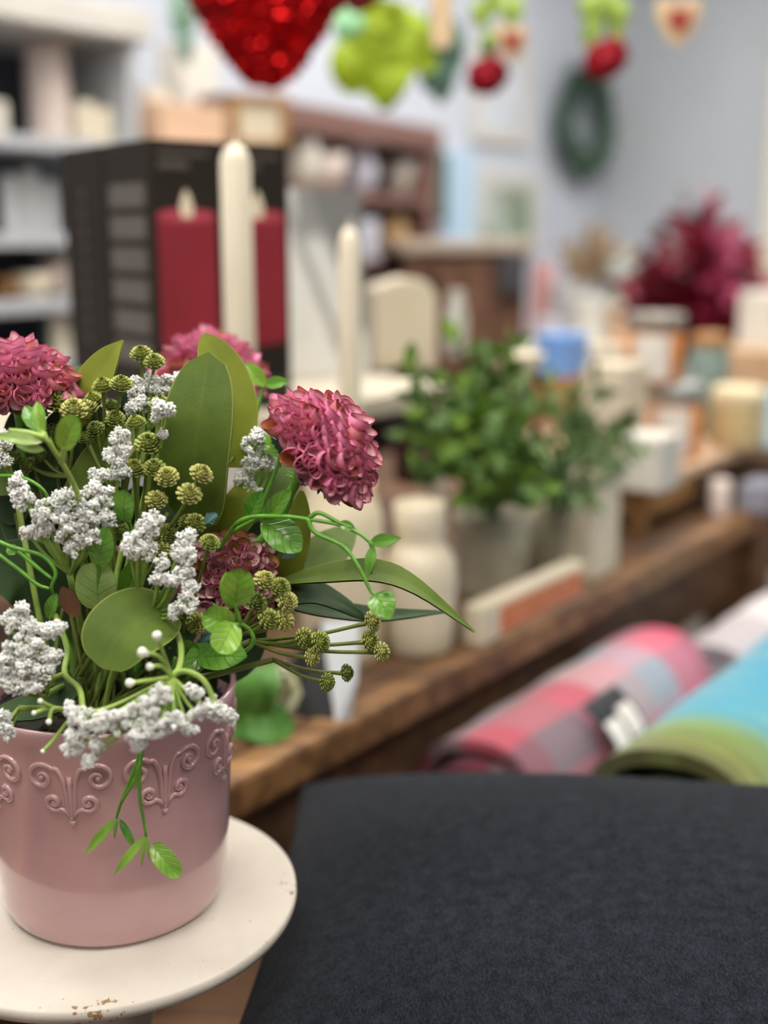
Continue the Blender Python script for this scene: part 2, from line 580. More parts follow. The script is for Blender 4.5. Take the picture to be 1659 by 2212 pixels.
# ceiling light panels; the far counter one is added to brighten the back wall
LM = NT('light_panel')
LM.base((0.9, 0.9, 0.9, 1))
LM.b.inputs['Emission Color'].default_value = (1.0, 0.955, 0.89, 1)
LM.b.inputs['Emission Strength'].default_value = PANEL_STRENGTH
for i, (x, y, w_) in enumerate([(-0.55, 0.0, 'nearest the flower pot'), (1.2, 0.1, 'above the dark cushion'), (0.6, 2.1, 'above the table'), (1.9, 3.4, 'by the far corner'), (0.75, 3.3, 'added over the far counter to brighten the back wall'), (-0.7, 1.15, 'over the riser bench'), (0.1, -1.6, 'behind the camera')]):
    t = thing('ceiling_light', 'white flat ceiling light panel ' + w_, 'ceiling light', (x, y, 2.86), 'ceiling light panels')
    f = MB()
    for dx, dy, sx, sy in ((0, 0.31, 1.26, 0.03), (0, -0.31, 1.26, 0.03), (0.615, 0, 0.03, 0.59), (-0.615, 0, 0.03, 0.59)):
        f.box((x + dx, y + dy, 2.88), (sx, sy, 0.05))
    part(t, 'frame', f, WHITE)
    f = MB(); f.box((x, y, 2.885), (1.2, 0.59, 0.02))
    part(t, 'diffuser', f, LM.m)

# ================================================================== table and benches
TW = wood('table_wood', rgb(52, 38, 29), rgb(92, 66, 45), rgb(136, 98, 62), 0.55)
TE = wood('worn_table_edge', rgb(66, 46, 32), rgb(118, 84, 52), rgb(168, 124, 78), 0.55)
TD = wood('dark_table_wood', rgb(58, 43, 33), rgb(92, 67, 49), rgb(124, 92, 66), 0.6)
BW = wood('bench_wood', rgb(70, 46, 26), rgb(104, 68, 36), rgb(132, 90, 50), 0.55)
tab = thing('display_table', 'long dark rustic plank table with worn front edge', 'table', T(0.6, 0.35, 0))
TA0, TA1 = -0.9, 2.28
for i in range(5):
    b0 = 0.035 + i * 0.145
    m_ = MB(); m_.box(T((TA0 + TA1) / 2, b0 + 0.071, TZ - 0.02 - (0.002 if i % 2 else 0)), (TA1 - TA0, 0.141, 0.04), RZ)
    o = part(tab, 'plank', m_, TW, bevel=0.004)
m_ = MB(); m_.box(T((TA0 + TA1) / 2, 0.017, TZ - 0.019), (TA1 - TA0, 0.034, 0.038), RZ)
part(tab, 'edge_strip', m_, TE, bevel=0.006, label='lighter worn front edge board')
m_ = MB(); m_.box(T((TA0 + TA1) / 2, 0.05, TZ - 0.095), (TA1 - TA0 - 0.1, 0.03, 0.11), RZ)
part(tab, 'apron', m_, TD, bevel=0.003)
m_ = MB(); m_.box(T((TA0 + TA1) / 2, 0.62, TZ - 0.095), (TA1 - TA0 - 0.1, 0.03, 0.11), RZ)
part(tab, 'apron', m_, TD)
for a_, b_ in ((TA0 + 0.08, 0.08), (1.235, 0.045), (TA1 - 0.08, 0.08), (TA0 + 0.08, 0.62), (1.2, 0.62), (TA1 - 0.08, 0.62)):
    m_ = MB(); m_.box(T(a_, b_, (TZ - 0.04) / 2), (0.08, 0.08, TZ - 0.04), RZ)
    part(tab, 'leg', m_, TW, bevel=0.004)
m_ = MB(); m_.box(T((TA0 + TA1) / 2, 0.35, 0.3), (TA1 - TA0 - 0.2, 0.5, 0.03), RZ)
part(tab, 'lower_shelf', m_, TD)

def bench(name, label, a0, a1, b0, b1, z, mat):
    t = thing(name, label, 'bench', T((a0 + a1) / 2, (b0 + b1) / 2, 0))
    k = max(3, round((b1 - b0) / 0.14))
    w = (b1 - b0) / k
    for i in range(k):
        m_ = MB(); m_.box(T((a0 + a1) / 2, b0 + (i + 0.5) * w, z - 0.0125), (a1 - a0, w - 0.004, 0.025), RZ)
        part(t, 'plank', m_, mat, bevel=0.003)
    for a_ in (a0 + 0.05, a1 - 0.05):
        for b_ in (b0 + 0.05, b1 - 0.05):
            m_ = MB(); m_.box(T(a_, b_, (z - 0.025) / 2), (0.06, 0.06, z - 0.025), RZ)
            part(t, 'leg', m_, mat, bevel=0.003)
    return t
BZ = 0.80
bench('wooden_bench', 'brown plank bench under the dark cushion and white pedestal', -0.75, 0.165, -0.86, -0.02, BZ, BW)
BZ2 = 0.70
bench('low_blanket_bench', 'low plank bench carrying the rolled blankets', 0.18, 1.75, -0.75, -0.03, BZ2, TD)

# ================================================================== pedestal and pot
PC = V((-0.160, 0.645, 0))
SZ = 0.966
DC = V((-0.166, 0.643, 0))
st = thing('pedestal_stand', 'round chipped white wooden pedestal plate under the pink pot', 'stand', (DC.x, DC.y, BZ))
m_ = MB(); m_.lathe([(0.0, SZ - 0.0085), (0.108, SZ - 0.0085), (0.1125, SZ - 0.0075), (0.1135, SZ - 0.004), (0.1132, SZ - 0.0008), (0.112, SZ), (0.0, SZ)], DC, 96)
o = part(st, 'plate', m_, CHIP)
m_ = MB(); m_.lathe([(0.06, BZ), (0.06, BZ + 0.012), (0.05, BZ + 0.018), (0.024, BZ + 0.03), (0.018, BZ + 0.06), (0.026, BZ + 0.085), (0.018, BZ + 0.11), (0.03, BZ + 0.14), (0.042, SZ - 0.0085)], DC, 40)
part(st, 'column', m_, CHIP)

RIM = 1.096
def pot_r(z):
    t = (z - SZ) / (RIM - SZ)
    pts = [(0, 0.0595), (0.03, 0.0632), (0.1, 0.0655), (0.3, 0.0678), (0.6, 0.0700), (0.85, 0.0725), (0.95, 0.0742), (1.0, 0.0748)]
    for (a_, ra), (b_, rb) in zip(pts, pts[1:]):
        if t <= b_:
            return ra + (rb - ra) * (t - a_) / (b_ - a_)
    return pts[-1][1]
pot = thing('flower_pot', 'glossy pink ceramic pot with raised scrollwork on the pedestal', 'flower pot', (PC.x, PC.y, SZ))
prof = [(0.0, SZ), (0.056, SZ)] + [(pot_r(SZ + (RIM - SZ) * i / 40), SZ + (RIM - SZ) * i / 40) for i in range(41)]
prof += [(0.0742, RIM + 0.0014), (0.0728, RIM + 0.0018), (0.0715, RIM + 0.001), (0.0705, RIM - 0.004), (0.068, RIM - 0.03), (0.066, RIM - 0.06), (0.0, RIM - 0.06)]
m_ = MB(); m_.lathe(prof, PC, 128)
POTB = o = part(pot, 'body', m_, GLAZE)
# wavy hand-made rim
for v in o.data.vertices:
    zz = v.co.z + SZ
    k = max(0.0, (zz - (RIM - 0.03)) / 0.03)
    th = math.atan2(v.co.y, v.co.x)
    v.co.z += k * 0.0012 * math.sin(3 * th + 1)
m_ = MB(); m_.lathe([(0.0, RIM - 0.014), (0.03, RIM - 0.011), (0.05, RIM - 0.013), (0.0702, RIM - 0.016)], PC, 48)
for i in range(260):
    a_, r_ = random.uniform(0, 6.28), 0.068 * math.sqrt(random.random())
    p = PC + V((r_ * math.cos(a_), r_ * math.sin(a_), RIM - 0.013))
    d = V((random.uniform(-1, 1), random.uniform(-1, 1), random.uniform(0, 0.6))) * 0.009
    m_.tube([p - d * 0.5, p + V((0, 0, 0.002)), p + d * 0.5], 0.0005, 4)
part(pot, 'moss', m_, SOIL, kind='stuff')

# raised scrolls: 2D motif in mm, x along the girth, y up, wrapped on the pot
def spiral(cx, cy, r0, a0, turns, sgn, r1=1.0, n=30):
    return [(cx + (r0 + (r1 - r0) * i / n) * math.cos(a0 + sgn * 2 * math.pi * turns * i / n),
             cy + (r0 + (r1 - r0) * i / n) * math.sin(a0 + sgn * 2 * math.pi * turns * i / n)) for i in range(n + 1)]
def motif(s):
    top = [(s * 1.3, -17), (s * 1.9, -10), (s * 2.4, -3), (s * 3.4, 4), (s * 6, 10.5)] 
    sp = spiral(s * 14.6, 5.2, 8.2, math.pi / 2 + s * 0.85, 1.35, -s, 1.2, 34)
    low = [(s * 0.6, -16), (s * 4, -13.5)]
    sp2 = spiral(s * 9.2, -9.0, 5.0, -math.pi / 2 - s * 0.7, 1.3, s, 1.0, 28)
    rim = [(s * 3.4, -3), (s * 5.0, 2.2), (s * 8.5, 7.0)]
    return [top + sp, low + sp2]
NM = 9
ZC = 1.068
for k in range(NM):
    th0 = -math.pi / 2 - R(3) + 2 * math.pi * k / NM
    m_ = MB()
    def wrap(x, y, lift=0.0):
        z = ZC + y * 0.001
        rr = pot_r(z) + lift
        th = th0 + x * 0.001 / 0.0705
        return PC + V((rr * math.cos(th), rr * math.sin(th), z))
    lines = motif(1) + motif(-1)
    lines.append([(0, 6), (0, -2), (0, -10), (0, -20.5)])
    for ln in lines:
        pts = [V((x, y, 0)) for x, y in ln]
        sm = spline(pts, 2)
        N = len(sm)
        path = [wrap(p.x, p.y, 0.0002) for p in sm]
        rad = [0.00165 * (0.75 + 0.25 * math.sin(math.pi * i / (N - 1))) for i in range(N)]
        m_.tube(path, rad, 8)
    for x, y, r_ in ((14.6, 5.2, 1.9), (-14.6, 5.2, 1.9), (9.2, -9, 1.5), (-9.2, -9, 1.5), (0, -20.5, 2.0)):
        m_.ico(wrap(x, y, 0.0), r_ * 0.001)
    part(POTB, 'scroll_relief', m_, GLAZE)

# ================================================================== bouquet
ROOT = V((PC.x, PC.y, RIM - 0.013))
def root_pt(j=0.03):
    a_ = random.uniform(0, 6.28)
    r_ = j * math.sqrt(random.random())
    return ROOT + V((r_ * math.cos(a_), r_ * math.sin(a_), 0))

def petal_mesh(name, mats, squash, tip):
    mb = MB()
    n = 12
    prof = [(0.0, 0.02), (0.45, 0.022), (0.56, 0.055), (0.66, 0.105), (0.78, 0.142), (0.90, 0.152), (1.0, 0.134)]
    rows, uvs = [], []
    for t, r in prof:
        row, uv = [], []
        for k in range(n):
            f = 2 * math.pi * k / n
            cutk = 0.5 + 0.5 * math.cos(f)
            tt = t
            if t > 0.66:
                e = (t - 0.66) / 0.34
                tt = 0.66 + e * (0.12 + tip * cutk ** 1.5)
                r_ = r * (1 - 0.2 * e * cutk)
            else:
                r_ = r
            row.append(V((r_ * math.cos(f), r_ * math.sin(f) * squash, tt)))
            uv.append((k / n, t))
        rows.append(row); uvs.append(uv)
    mb.grid(rows, uvs, True, 0)
    irows, iuv = [], []
    for i in (6, 5, 4, 3):
        irows.append([V((p.x * (1.0 if i == 6 else 0.86), p.y * (1.0 if i == 6 else 0.86), p.z)) for p in rows[i]])
        iuv.append(uvs[i])
    irows.append([V((0, 0, 0.6)) for _ in range(n)]); iuv.append([(k / n, 0.6) for k in range(n)])
    mb.grid(irows, iuv, True, 1)
    return mb.mesh(name, mats, (0, 0, 0))
PETALS = {'pink': [petal_mesh('petal', PINK, s, t) for s, t in ((1.0, 0.13), (0.8, 0.17), (1.1, 0.10), (0.7, 0.16))],
          'wine': [petal_mesh('petal', WINE, s, t) for s, t in ((1.0, 0.12), (0.9, 0.16), (1.1, 0.10), (0.75, 0.16))]}
def frame_to(d, roll_ref):
    z = V(d).normalized()
    x = roll_ref - z * roll_ref.dot(z)
    if x.length < 1e-4: x = z.orthogonal()
    x.normalize()
    y = z.cross(x)
    return Matrix((x, y, z)).transposed()
def feather(mb, base, tip, w):
    base, tip = V(base), V(tip)
    d = (tip - base)
    nrm = V((random.uniform(-.3, .3), -1, random.uniform(-.3, .3))).normalized()
    s = d.cross(nrm).normalized()
    blade(mb, [base, base.lerp(tip, .5) + nrm * w * .3, tip], w * 0.7, nrm, 'lance', 0.2, 6, 3)
    for k in range(4):
        t = 0.3 + 0.17 * k
        p = base.lerp(tip, t)
        for sg in (-1, 1):
            blade(mb, [p, p + (d.normalized() * 0.8 + s * sg).normalized() * w * 1.1 * (1.2 - t)], w * 0.3, nrm, 'lance', 0.1, 4, 3)
def bloom(label, c, axis, rad, n, kind, cap, stem_path, sepals=8, squash=1.0):
    t = thing('pink_flower', label, 'flower', stem_path[-1] if False else V(stem_path[0]), 'pink flowers in the pot')
    axis = V(axis).normalized()
    c = V(c)
    F = frame_to(axis, V((0.2, -1, 0.1)))
    stem = MB()
    sp_ = spline(list(stem_path) + [c - axis * rad * 0.18], 6)
    stem.tube(sp_, [0.0024 + 0.0014 * (i / len(sp_)) ** 3 for i in range(len(sp_))], 8)
    for k in range(10):
        p = sp_[-2 - k % 4]
        a_ = random.uniform(0, 6.28)
        stem.tube([p, p + V((math.cos(a_), math.sin(a_), 0.6)) * 0.006], [0.0006, 0.0002], 4)
    part(t, 'stem', stem, STEM_G)
    core = MB()
    core.lathe([(0, -0.2), (0.16, -0.17), (0.34, 0.0), (0.48, 0.2), (0.46, 0.4), (0.28, 0.56), (0, 0.62)], (0, 0, 0), 16)
    core.v = [c + F @ (p * rad) for p in core.v]
    core_o = part(t, 'receptacle', core, CORE)
    ga = math.pi * (3 - math.sqrt(5))
    for i in range(n):
        cz = 1 - (1 - math.cos(cap)) * (i + 0.5) / n
        sz = math.sqrt(max(0, 1 - cz * cz))
        f = i * ga
        jx = V((random.gauss(0, .035), random.gauss(0, .035), random.gauss(0, .03)))
        d = (V((sz * math.cos(f), sz * math.sin(f), cz)) + jx).normalized()
        d2 = V((d.x, d.y, d.z * squash))
        dw = F @ d
        L = rad * d2.length * random.uniform(0.92, 1.05)
        out = dw - axis * dw.dot(axis)
        rot = frame_to(dw, -out if random.random() < 0.0 else out + V((random.gauss(0, .25), random.gauss(0, .25), random.gauss(0, .25))) * out.length)
        wsc = L * random.uniform(0.85, 1.15)
        S = Matrix.Diagonal((wsc, wsc, L, 1))
        inst(core_o, 'petal', random.choice(PETALS[kind]), Matrix.Translation(c) @ rot.to_4x4() @ S)
    for k in range(sepals):
        a_ = 2 * math.pi * k / sepals + random.uniform(-.2, .2)
        r_ = F @ V((math.cos(a_), math.sin(a_), 0.0))
        sm = MB()
        feather(sm, c - axis * rad * 0.16, c + r_ * rad * random.uniform(.6, .85) - axis * rad * random.uniform(-0.12, 0.12), rad * 0.17)
        part(t, 'sepal', sm, SEPAL)
    return t
S_ = 0.66 / FPX
bloom('bright pink domed flower leaning out to the right of the pot', at(672, 990, 0.62), (0.68, -0.24, 0.66), 0.0410, 180, 'pink', R(80),
      [root_pt(), at(560, 1170, 0.63), at(630, 1060, 0.625)])
bloom('pink domed flower cut by the left edge of the photo', at(42, 862, 0.655), (0.05, -0.10, 0.97), 0.0385, 160, 'pink', R(84),
      [root_pt(), at(60, 1050, 0.66), at(45, 920, 0.66)])
bloom('soft-focus pink flower behind the tall oval leaf', at(452, 838, 0.79), (0.08, -0.08, 0.97), 0.0440, 160, 'pink', R(86),
      [root_pt(), at(440, 1060, 0.72), at(450, 920, 0.78)])
bloom('dark wine flower low in the bouquet under the oval leaf', at(500, 1262, 0.632), (0.18, -0.66, 0.72), 0.0335, 120, 'wine', R(90),
      [root_pt(), at(470, 1380, 0.64), at(490, 1310, 0.645)], 7)

# ---- fabric leaves
def fabric_leaf(label, pts, width_px, mat, shape='oval', face=(0, -1, 0.2), stem=None, fold=0.12, ripple=0.0, group=None):
    path = pxpath(pts)
    root = root_pt(0.035)
    t = thing('fabric_leaf', label, 'leaf', root, group or 'fabric leaves in the pot')
    mb = MB()
    blade(mb, path, width_px * mpp(path[len(path) // 2]), face, shape, fold, 18, 9, ripple)
    part(t, 'blade', mb, mat)
    st_ = MB()
    q = path[0]
    mid = root.lerp(q, 0.55) + V((0, 0, 0.01))
    d = (path[1] - path[0]).normalized()
    st_.tube(spline([root, mid, q + d * 0.006], 6), 0.0011, 6)
    part(t, 'stalk', st_, STEM_D)
    return t
FL = fabric_leaf
FL('tall dark green oval leaf standing upright in the middle', [(432, 1145, .632), (418, 1030, .622), (430, 900, .618), (452, 762, .628)], 166, LEAF_D, 'ellip', (-.25, -1, .12), fold=0.10)
FL('olive leaf peeking out behind the tall oval leaf', [(505, 1010, .655), (505, 900, .655), (478, 800, .66), (440, 722, .665)], 112, LEAF_O, 'oval', (.2, -1, .2))
FL('olive pointed leaf beside the left pink flower', [(165, 930, .665), (190, 850, .66), (228, 785, .66), (266, 735, .66)], 92, LEAF_O, 'lance', (-.5, -1, .3))
FL('dim green leaf tip behind the left olive leaf', [(190, 900, .72), (180, 840, .73), (175, 790, .735)], 80, LEAF_M, 'oval', (0, -1, .3))
FL('dark slanted leaf under the green bud cluster', [(140, 1095, .645), (200, 1015, .64), (262, 955, .64), (310, 915, .645)], 96, LEAF_D, 'oval', (-.3, -1, .5))
FL('olive leaf under the foot of the tall oval leaf', [(440, 1180, .645), (490, 1130, .642), (520, 1085, .64), (522, 1045, .645)], 92, LEAF_O, 'oval', (.3, -1, .2))
FL('olive leaf standing right of the wine flower', [(610, 1290, .64), (628, 1220, .638), (645, 1140, .638), (652, 1060, .642)], 64, LEAF_O, 'oval', (-.3, -1, .1))
FL('rounded mid-green leaf behind the curling vine', [(615, 1275, .66), (670, 1225, .665), (720, 1180, .67), (765, 1140, .68)], 96, LEAF_M, 'oval', (-.2, -1, .6))
FL('long narrow leaf reaching far out to the right', [(590, 1262, .635), (700, 1242, .62), (810, 1236, .61), (900, 1270, .605), (1026, 1366, .605)], 72, LEAF_D, 'lance', (.15, -.55, 1), fold=0.25)
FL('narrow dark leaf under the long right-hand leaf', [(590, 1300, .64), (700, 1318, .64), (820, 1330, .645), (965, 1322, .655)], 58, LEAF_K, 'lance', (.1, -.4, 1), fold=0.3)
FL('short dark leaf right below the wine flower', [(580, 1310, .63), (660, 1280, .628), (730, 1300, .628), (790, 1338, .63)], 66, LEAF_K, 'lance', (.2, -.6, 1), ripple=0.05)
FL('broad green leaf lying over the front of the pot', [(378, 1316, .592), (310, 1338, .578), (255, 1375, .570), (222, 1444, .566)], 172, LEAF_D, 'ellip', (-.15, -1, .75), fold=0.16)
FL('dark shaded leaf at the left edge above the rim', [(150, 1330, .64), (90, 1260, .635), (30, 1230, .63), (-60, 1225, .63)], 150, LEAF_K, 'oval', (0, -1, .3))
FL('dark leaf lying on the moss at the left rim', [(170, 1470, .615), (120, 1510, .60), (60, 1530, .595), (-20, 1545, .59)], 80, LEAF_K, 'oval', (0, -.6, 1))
FL('green leaf hanging at the far left of the bouquet', [(60, 1010, .67), (10, 1030, .66), (-40, 1060, .65)], 90, LEAF_D, 'oval', (0, -1, .3))
FL('mid-green leaf behind the white spray on the right', [(560, 1130, .66), (590, 1050, .665), (610, 960, .675), (590, 900, .69)], 100, LEAF_M, 'oval', (.2, -1, .2))
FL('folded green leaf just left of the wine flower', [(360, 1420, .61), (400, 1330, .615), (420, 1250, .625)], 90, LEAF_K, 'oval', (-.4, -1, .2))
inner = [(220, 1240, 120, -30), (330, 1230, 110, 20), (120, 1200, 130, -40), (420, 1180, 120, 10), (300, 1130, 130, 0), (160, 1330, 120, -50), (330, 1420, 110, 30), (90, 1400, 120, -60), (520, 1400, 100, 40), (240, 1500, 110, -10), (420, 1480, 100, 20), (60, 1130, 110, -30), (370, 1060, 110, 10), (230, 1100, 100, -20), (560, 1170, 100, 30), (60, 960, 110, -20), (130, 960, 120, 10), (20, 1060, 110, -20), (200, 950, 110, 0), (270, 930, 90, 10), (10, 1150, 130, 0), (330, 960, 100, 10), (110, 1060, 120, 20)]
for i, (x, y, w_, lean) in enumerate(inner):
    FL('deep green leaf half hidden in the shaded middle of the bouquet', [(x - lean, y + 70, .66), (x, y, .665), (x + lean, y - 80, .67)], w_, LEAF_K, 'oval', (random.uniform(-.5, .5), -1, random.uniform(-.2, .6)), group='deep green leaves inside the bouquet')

# ---- green bud sprigs
def bud_mesh(name, mat, openf):
    mb = MB()
    rings = [(0.98, 0.10, 12, 0.52), (0.86, 0.30, 11, 0.52), (0.68, 0.46, 10, 0.48), (0.48, 0.60, 8, 0.42), (0.28, 0.70, 6, 0.36), (0.10, 0.76, 4, 0.30)]
    for ri, (rad, z, k, ln) in enumerate(rings):
        for j in range(k):
            f = 2 * math.pi * (j + 0.5 * (ri % 2)) / k + random.uniform(-.08, .08)
            o = V((math.cos(f), math.sin(f), 0))
            up = 0.12 + 0.85 * (1 - rad) 
            base = o * rad * 0.45 + V((0, 0, z - 0.16))
            tip = o * (rad * (0.98 + 0.1 * openf)) + V((0, 0, z + up * 0.28 + random.uniform(-.04, .04)))
            midp = base.lerp(tip, .55) + V((0, 0, -0.05)) + o * 0.05
            s = V((-o.y, o.x, 0)) * ln * 0.46
            nn = V((0, 0, 0.05))
            vs = [base, midp + s + nn, midp - s + nn, tip + nn * .5 + s * 0.7, tip + nn * .5 - s * 0.7, midp - nn * 1.6, tip - nn * 0.6, tip + o * 0.05]
            mb.add(vs, [(0, 2, 5), (0, 5, 1), (1, 5, 6, 3), (5, 2, 4, 6), (1, 3, 4, 2), (0, 1, 2), (3, 6, 7), (6, 4, 7), (4, 3, 7)])
    mb.lathe([(0.16, -0.55), (0.22, -0.35), (0.5, -0.08), (0.62, 0.1), (0.3, 0.4), (0.0, 0.6)], (0, 0, 0), 10)
    return mb.mesh(name, mat, (0, 0, 0))
BUDS = [bud_mesh('bud', BUD, 0.6), bud_mesh('bud', BUD_Y, 1.0), bud_mesh('bud', BUD_D, 0.3)]
def bud_sprig(label, fork, buds, base=None):
    """fork: (px,py,Y) where the stems split; buds: (px,py,Y,diameter px,kind)"""
    root = root_pt()
    t = thing('bud_sprig', label, 'bud sprig', root, 'green bud sprigs in the pot')
    fk = at(*fork)
    sm = MB()
    sm.tube(spline([root, root.lerp(fk, .5) + V((random.uniform(-.008, .008), -.004, .004)), fk], 6), [0.0016] * 13, 6)
    part(t, 'stem', sm, STEM_D)
    for (x, y, Y, dpx, kd) in buds:
        p = at(x, y, Y)
        r_ = 1.12 * dpx * mpp(p) / 2
        d = (p - fk).normalized()
        ax = (d * 0.8 + V((random.uniform(-.2, .2), -0.45 + random.uniform(-.2, .2), 0.35))).normalized()
        s2 = MB()
        q = p - ax * r_ * 0.6
        s2.tube(spline([fk, fk.lerp(q, .55) - V((0, 0, .002)), q], 5), [0.0012, .0011, .0011, .001, .001, .001, .001, .001, .001, .0011, .0014], 6)
        so = part(t, 'stalk', s2, STEM_D)
        rot = frame_to(ax, V((random.uniform(-1, 1), random.uniform(-1, 1), .3)))
        inst(so, 'bud', BUDS[kd], Matrix.Translation(p - ax * r_ * 0.25) @ rot.to_4x4() @ Matrix.Scale(r_, 4))
    return t
bud_sprig('green bud sprig rising beside the olive pointed leaf', (225, 1010, .645), [(222, 832, .638, 44, 0), (262, 828, .635, 46, 0), (200, 862, .65, 40, 0), (240, 876, .65, 36, 2), (182, 884, .642, 54, 1), (248, 902, .64, 40, 0), (205, 925, .632, 38, 2)])
bud_sprig('green bud sprig next to the left pink flower', (150, 1030, .65), [(130, 868, .64, 58, 0), (160, 882, .632, 52, 1), (115, 930, .645, 40, 2), (60, 1005, .645, 38, 2), (30, 990, .65, 40, 2), (85, 985, .65, 34, 2)])
bud_sprig('two green buds standing above the white top spray', (310, 880, .665), [(305, 763, .66, 44, 0), (333, 780, .655, 42, 0)])
bud_sprig('cluster of green buds just left of the tall oval leaf', (300, 1170, .628), [(320, 956, .612, 52, 0), (290, 1010, .608, 46, 0), (333, 1008, .606, 44, 0), (360, 1028, .602, 46, 1), (338, 1078, .600, 42, 1), (293, 912, .625, 42, 0), (346, 870, .64, 44, 0), (186, 945, .63, 34, 2)])
bud_sprig('pale yellow buds in front of the tall oval leaf', (345, 1165, .612), [(436, 1022, .594, 46, 1), (409, 1065, .590, 48, 1), (424, 1128, .600, 42, 0), (362, 1150, .605, 40, 0), (350, 1195, .60, 42, 0), (262, 1148, .605, 34, 2)])
bud_sprig('olive buds at the left side of the wine flower', (400, 1340, .61), [(454, 1170, .588, 40, 0), (425, 1345, .592, 42, 0), (405, 1125, .605, 38, 0), (340, 1290, .60, 30, 2)])
bud_sprig('tight bunch of green buds over the wine flower', (510, 1370, .60), [(574, 1252, .588, 44, 1), (606, 1266, .588, 42, 0), (621, 1297, .586, 42, 1), (555, 1298, .584, 46, 2), (582, 1336, .582, 46, 0), (615, 1340, .584, 42, 1)])
bud_sprig('long bud sprig stretching right over the card', (540, 1385, .605), [(660, 1378, .590, 42, 0), (694, 1386, .587, 44, 0), (676, 1420, .585, 36, 1), (806, 1342, .590, 40, 1), (801, 1384, .588, 42, 0), (826, 1408, .586, 38, 1)])
bud_sprig('low bud sprig with two buds pointing right', (590, 1425, .603), [(708, 1474, .590, 36, 0), (750, 1453, .592, 36, 2)])

# ---- bright glossy twigs
def twig(label, stems, leaves, mat=TWIG, group='glossy green twigs in the pot', smat=None, rad=0.0013):
    """stems: lists of (px,py,Y); leaves: (base(px,py,Y), tip(px,py,Y), width px, shape, mat or None, face)"""
    p0 = at(*stems[0][0])
    t = thing('leafy_twig', label, 'twig', p0, group)
    for st_ in stems:
        sm = MB()
        pts = spline(pxpath(st_), 6)
        N = len(pts)
        sm.tube(pts, [rad * (1.0 - 0.35 * i / N) for i in range(N)], 7)
        part(t, 'stem', sm, smat or STEM_G)
    for lf in leaves:
        bs, tp, w_, sh = lf[:4]
        mt = lf[4] if len(lf) > 4 and lf[4] else mat
        fc = lf[5] if len(lf) > 5 else (random.uniform(-.3, .3), -1, .35)
        A, B = at(*bs), at(*tp)
        nn = V(fc).normalized()
        mid = A.lerp(B, .5) + nn * (B - A).length * 0.08
        mb = MB()
        blade(mb, [A, mid, B], w_ * mpp(mid), fc, sh, 0.22, 12, 7, 0.02, 0.0004)
        part(t, 'leaf', mb, mt)
    return t
twig('pale green twig with a round leaf at upper left', [[(215, 1180, .61), (175, 1082, .588), (140, 1010, .575), (98, 945, .566)], [(133, 1000, .574), (138, 975, .570), (136, 965, .568)], [(98, 945, .566), (60, 935, .568), (20, 930, .57)], [(98, 950, .566), (90, 925, .57), (85, 905, .573)]],
     [((135, 970, .568), (165, 898, .562), 54, 'round'), ((92, 938, .568), (82, 868, .572), 30, 'oval'), ((80, 928, .576), (55, 878, .582), 34, 'oval', TWIG_D), ((92, 955, .566), (-20, 940, .57), 26, 'lance', TWIG_P), ((95, 972, .568), (35, 962, .572), 22, 'lance', TWIG_P), ((120, 985, .572), (108, 942, .57), 8, 'lance')], TWIG, smat=STEM_L, rad=0.0017)
twig('curling bright vine arching out on the right', [[(470, 1190, .62), (520, 1125, .60), (600, 1115, .59), (668, 1122, .585), (730, 1133, .582), (775, 1152, .58), (800, 1172, .578)], [(665, 1120, .585), (680, 1150, .583), (740, 1180, .58), (775, 1225, .576), (800, 1275, .572), (815, 1290, .57)], [(668, 1118, .585), (690, 1108, .584), (730, 1128, .582), (760, 1140, .58)], [(800, 1170, .578), (808, 1200, .577), (800, 1240, .576)]],
     [((812, 1282, .57), (843, 1338, .565), 62, 'heart'), ((800, 1172, .578), (866, 1162, .574), 30, 'lance'), ((806, 1180, .577), (796, 1246, .574), 24, 'lance'), ((735, 1130, .582), (765, 1142, .58), 22, 'oval'), ((828, 1285, .57), (842, 1282, .568), 6, 'lance')], TWIG_D)
twig('pair of round bright leaves in front of the wine flower', [[(500, 1430, .60), (545, 1392, .575), (540, 1362, .572), (518, 1345, .57)], [(518, 1345, .57), (512, 1320, .568), (508, 1305, .567)], [(520, 1348, .57), (495, 1350, .568)]],
     [((507, 1310, .567), (518, 1228, .562), 72, 'round'), ((505, 1312, .568), (490, 1236, .566), 46, 'oval'), ((505, 1352, .568), (440, 1325, .563), 62, 'round', None, (-.2, -1, .3)), ((505, 1345, .567), (470, 1410, .558), 66, 'round', None, (.2, -1, .2)), ((510, 1340, .568), (456, 1300, .57), 8, 'lance')], TWIG)
twig('glossy green leaves below the right pink flower', [[(500, 1150, .62), (560, 1118, .60), (600, 1095, .592)]],
     [((566, 1128, .596), (628, 1058, .588), 40, 'oval', TWIG_D), ((570, 1125, .598), (650, 1190, .592), 74, 'oval', TWIG_D, (.2, -1, .5)), ((535, 1120, .61), (566, 1062, .605), 42, 'oval', TWIG_D)], TWIG_D)
twig('small leaf pair at the right of the rear pink flower', [[(540, 960, .70), (560, 870, .70), (568, 830, .70)]],
     [((572, 832, .70), (528, 786, .70), 36, 'oval'), ((572, 830, .70), (626, 824, .695), 28, 'lance', TWIG_D)], TWIG)
twig('tiny green leaves behind the right pink flower', [[(560, 1100, .64), (600, 1000, .645), (598, 930, .65)]],
     [((600, 985, .646), (570, 940, .65), 30, 'oval'), ((600, 930, .65), (575, 922, .65), 16, 'lance', TWIG_D)], TWIG)
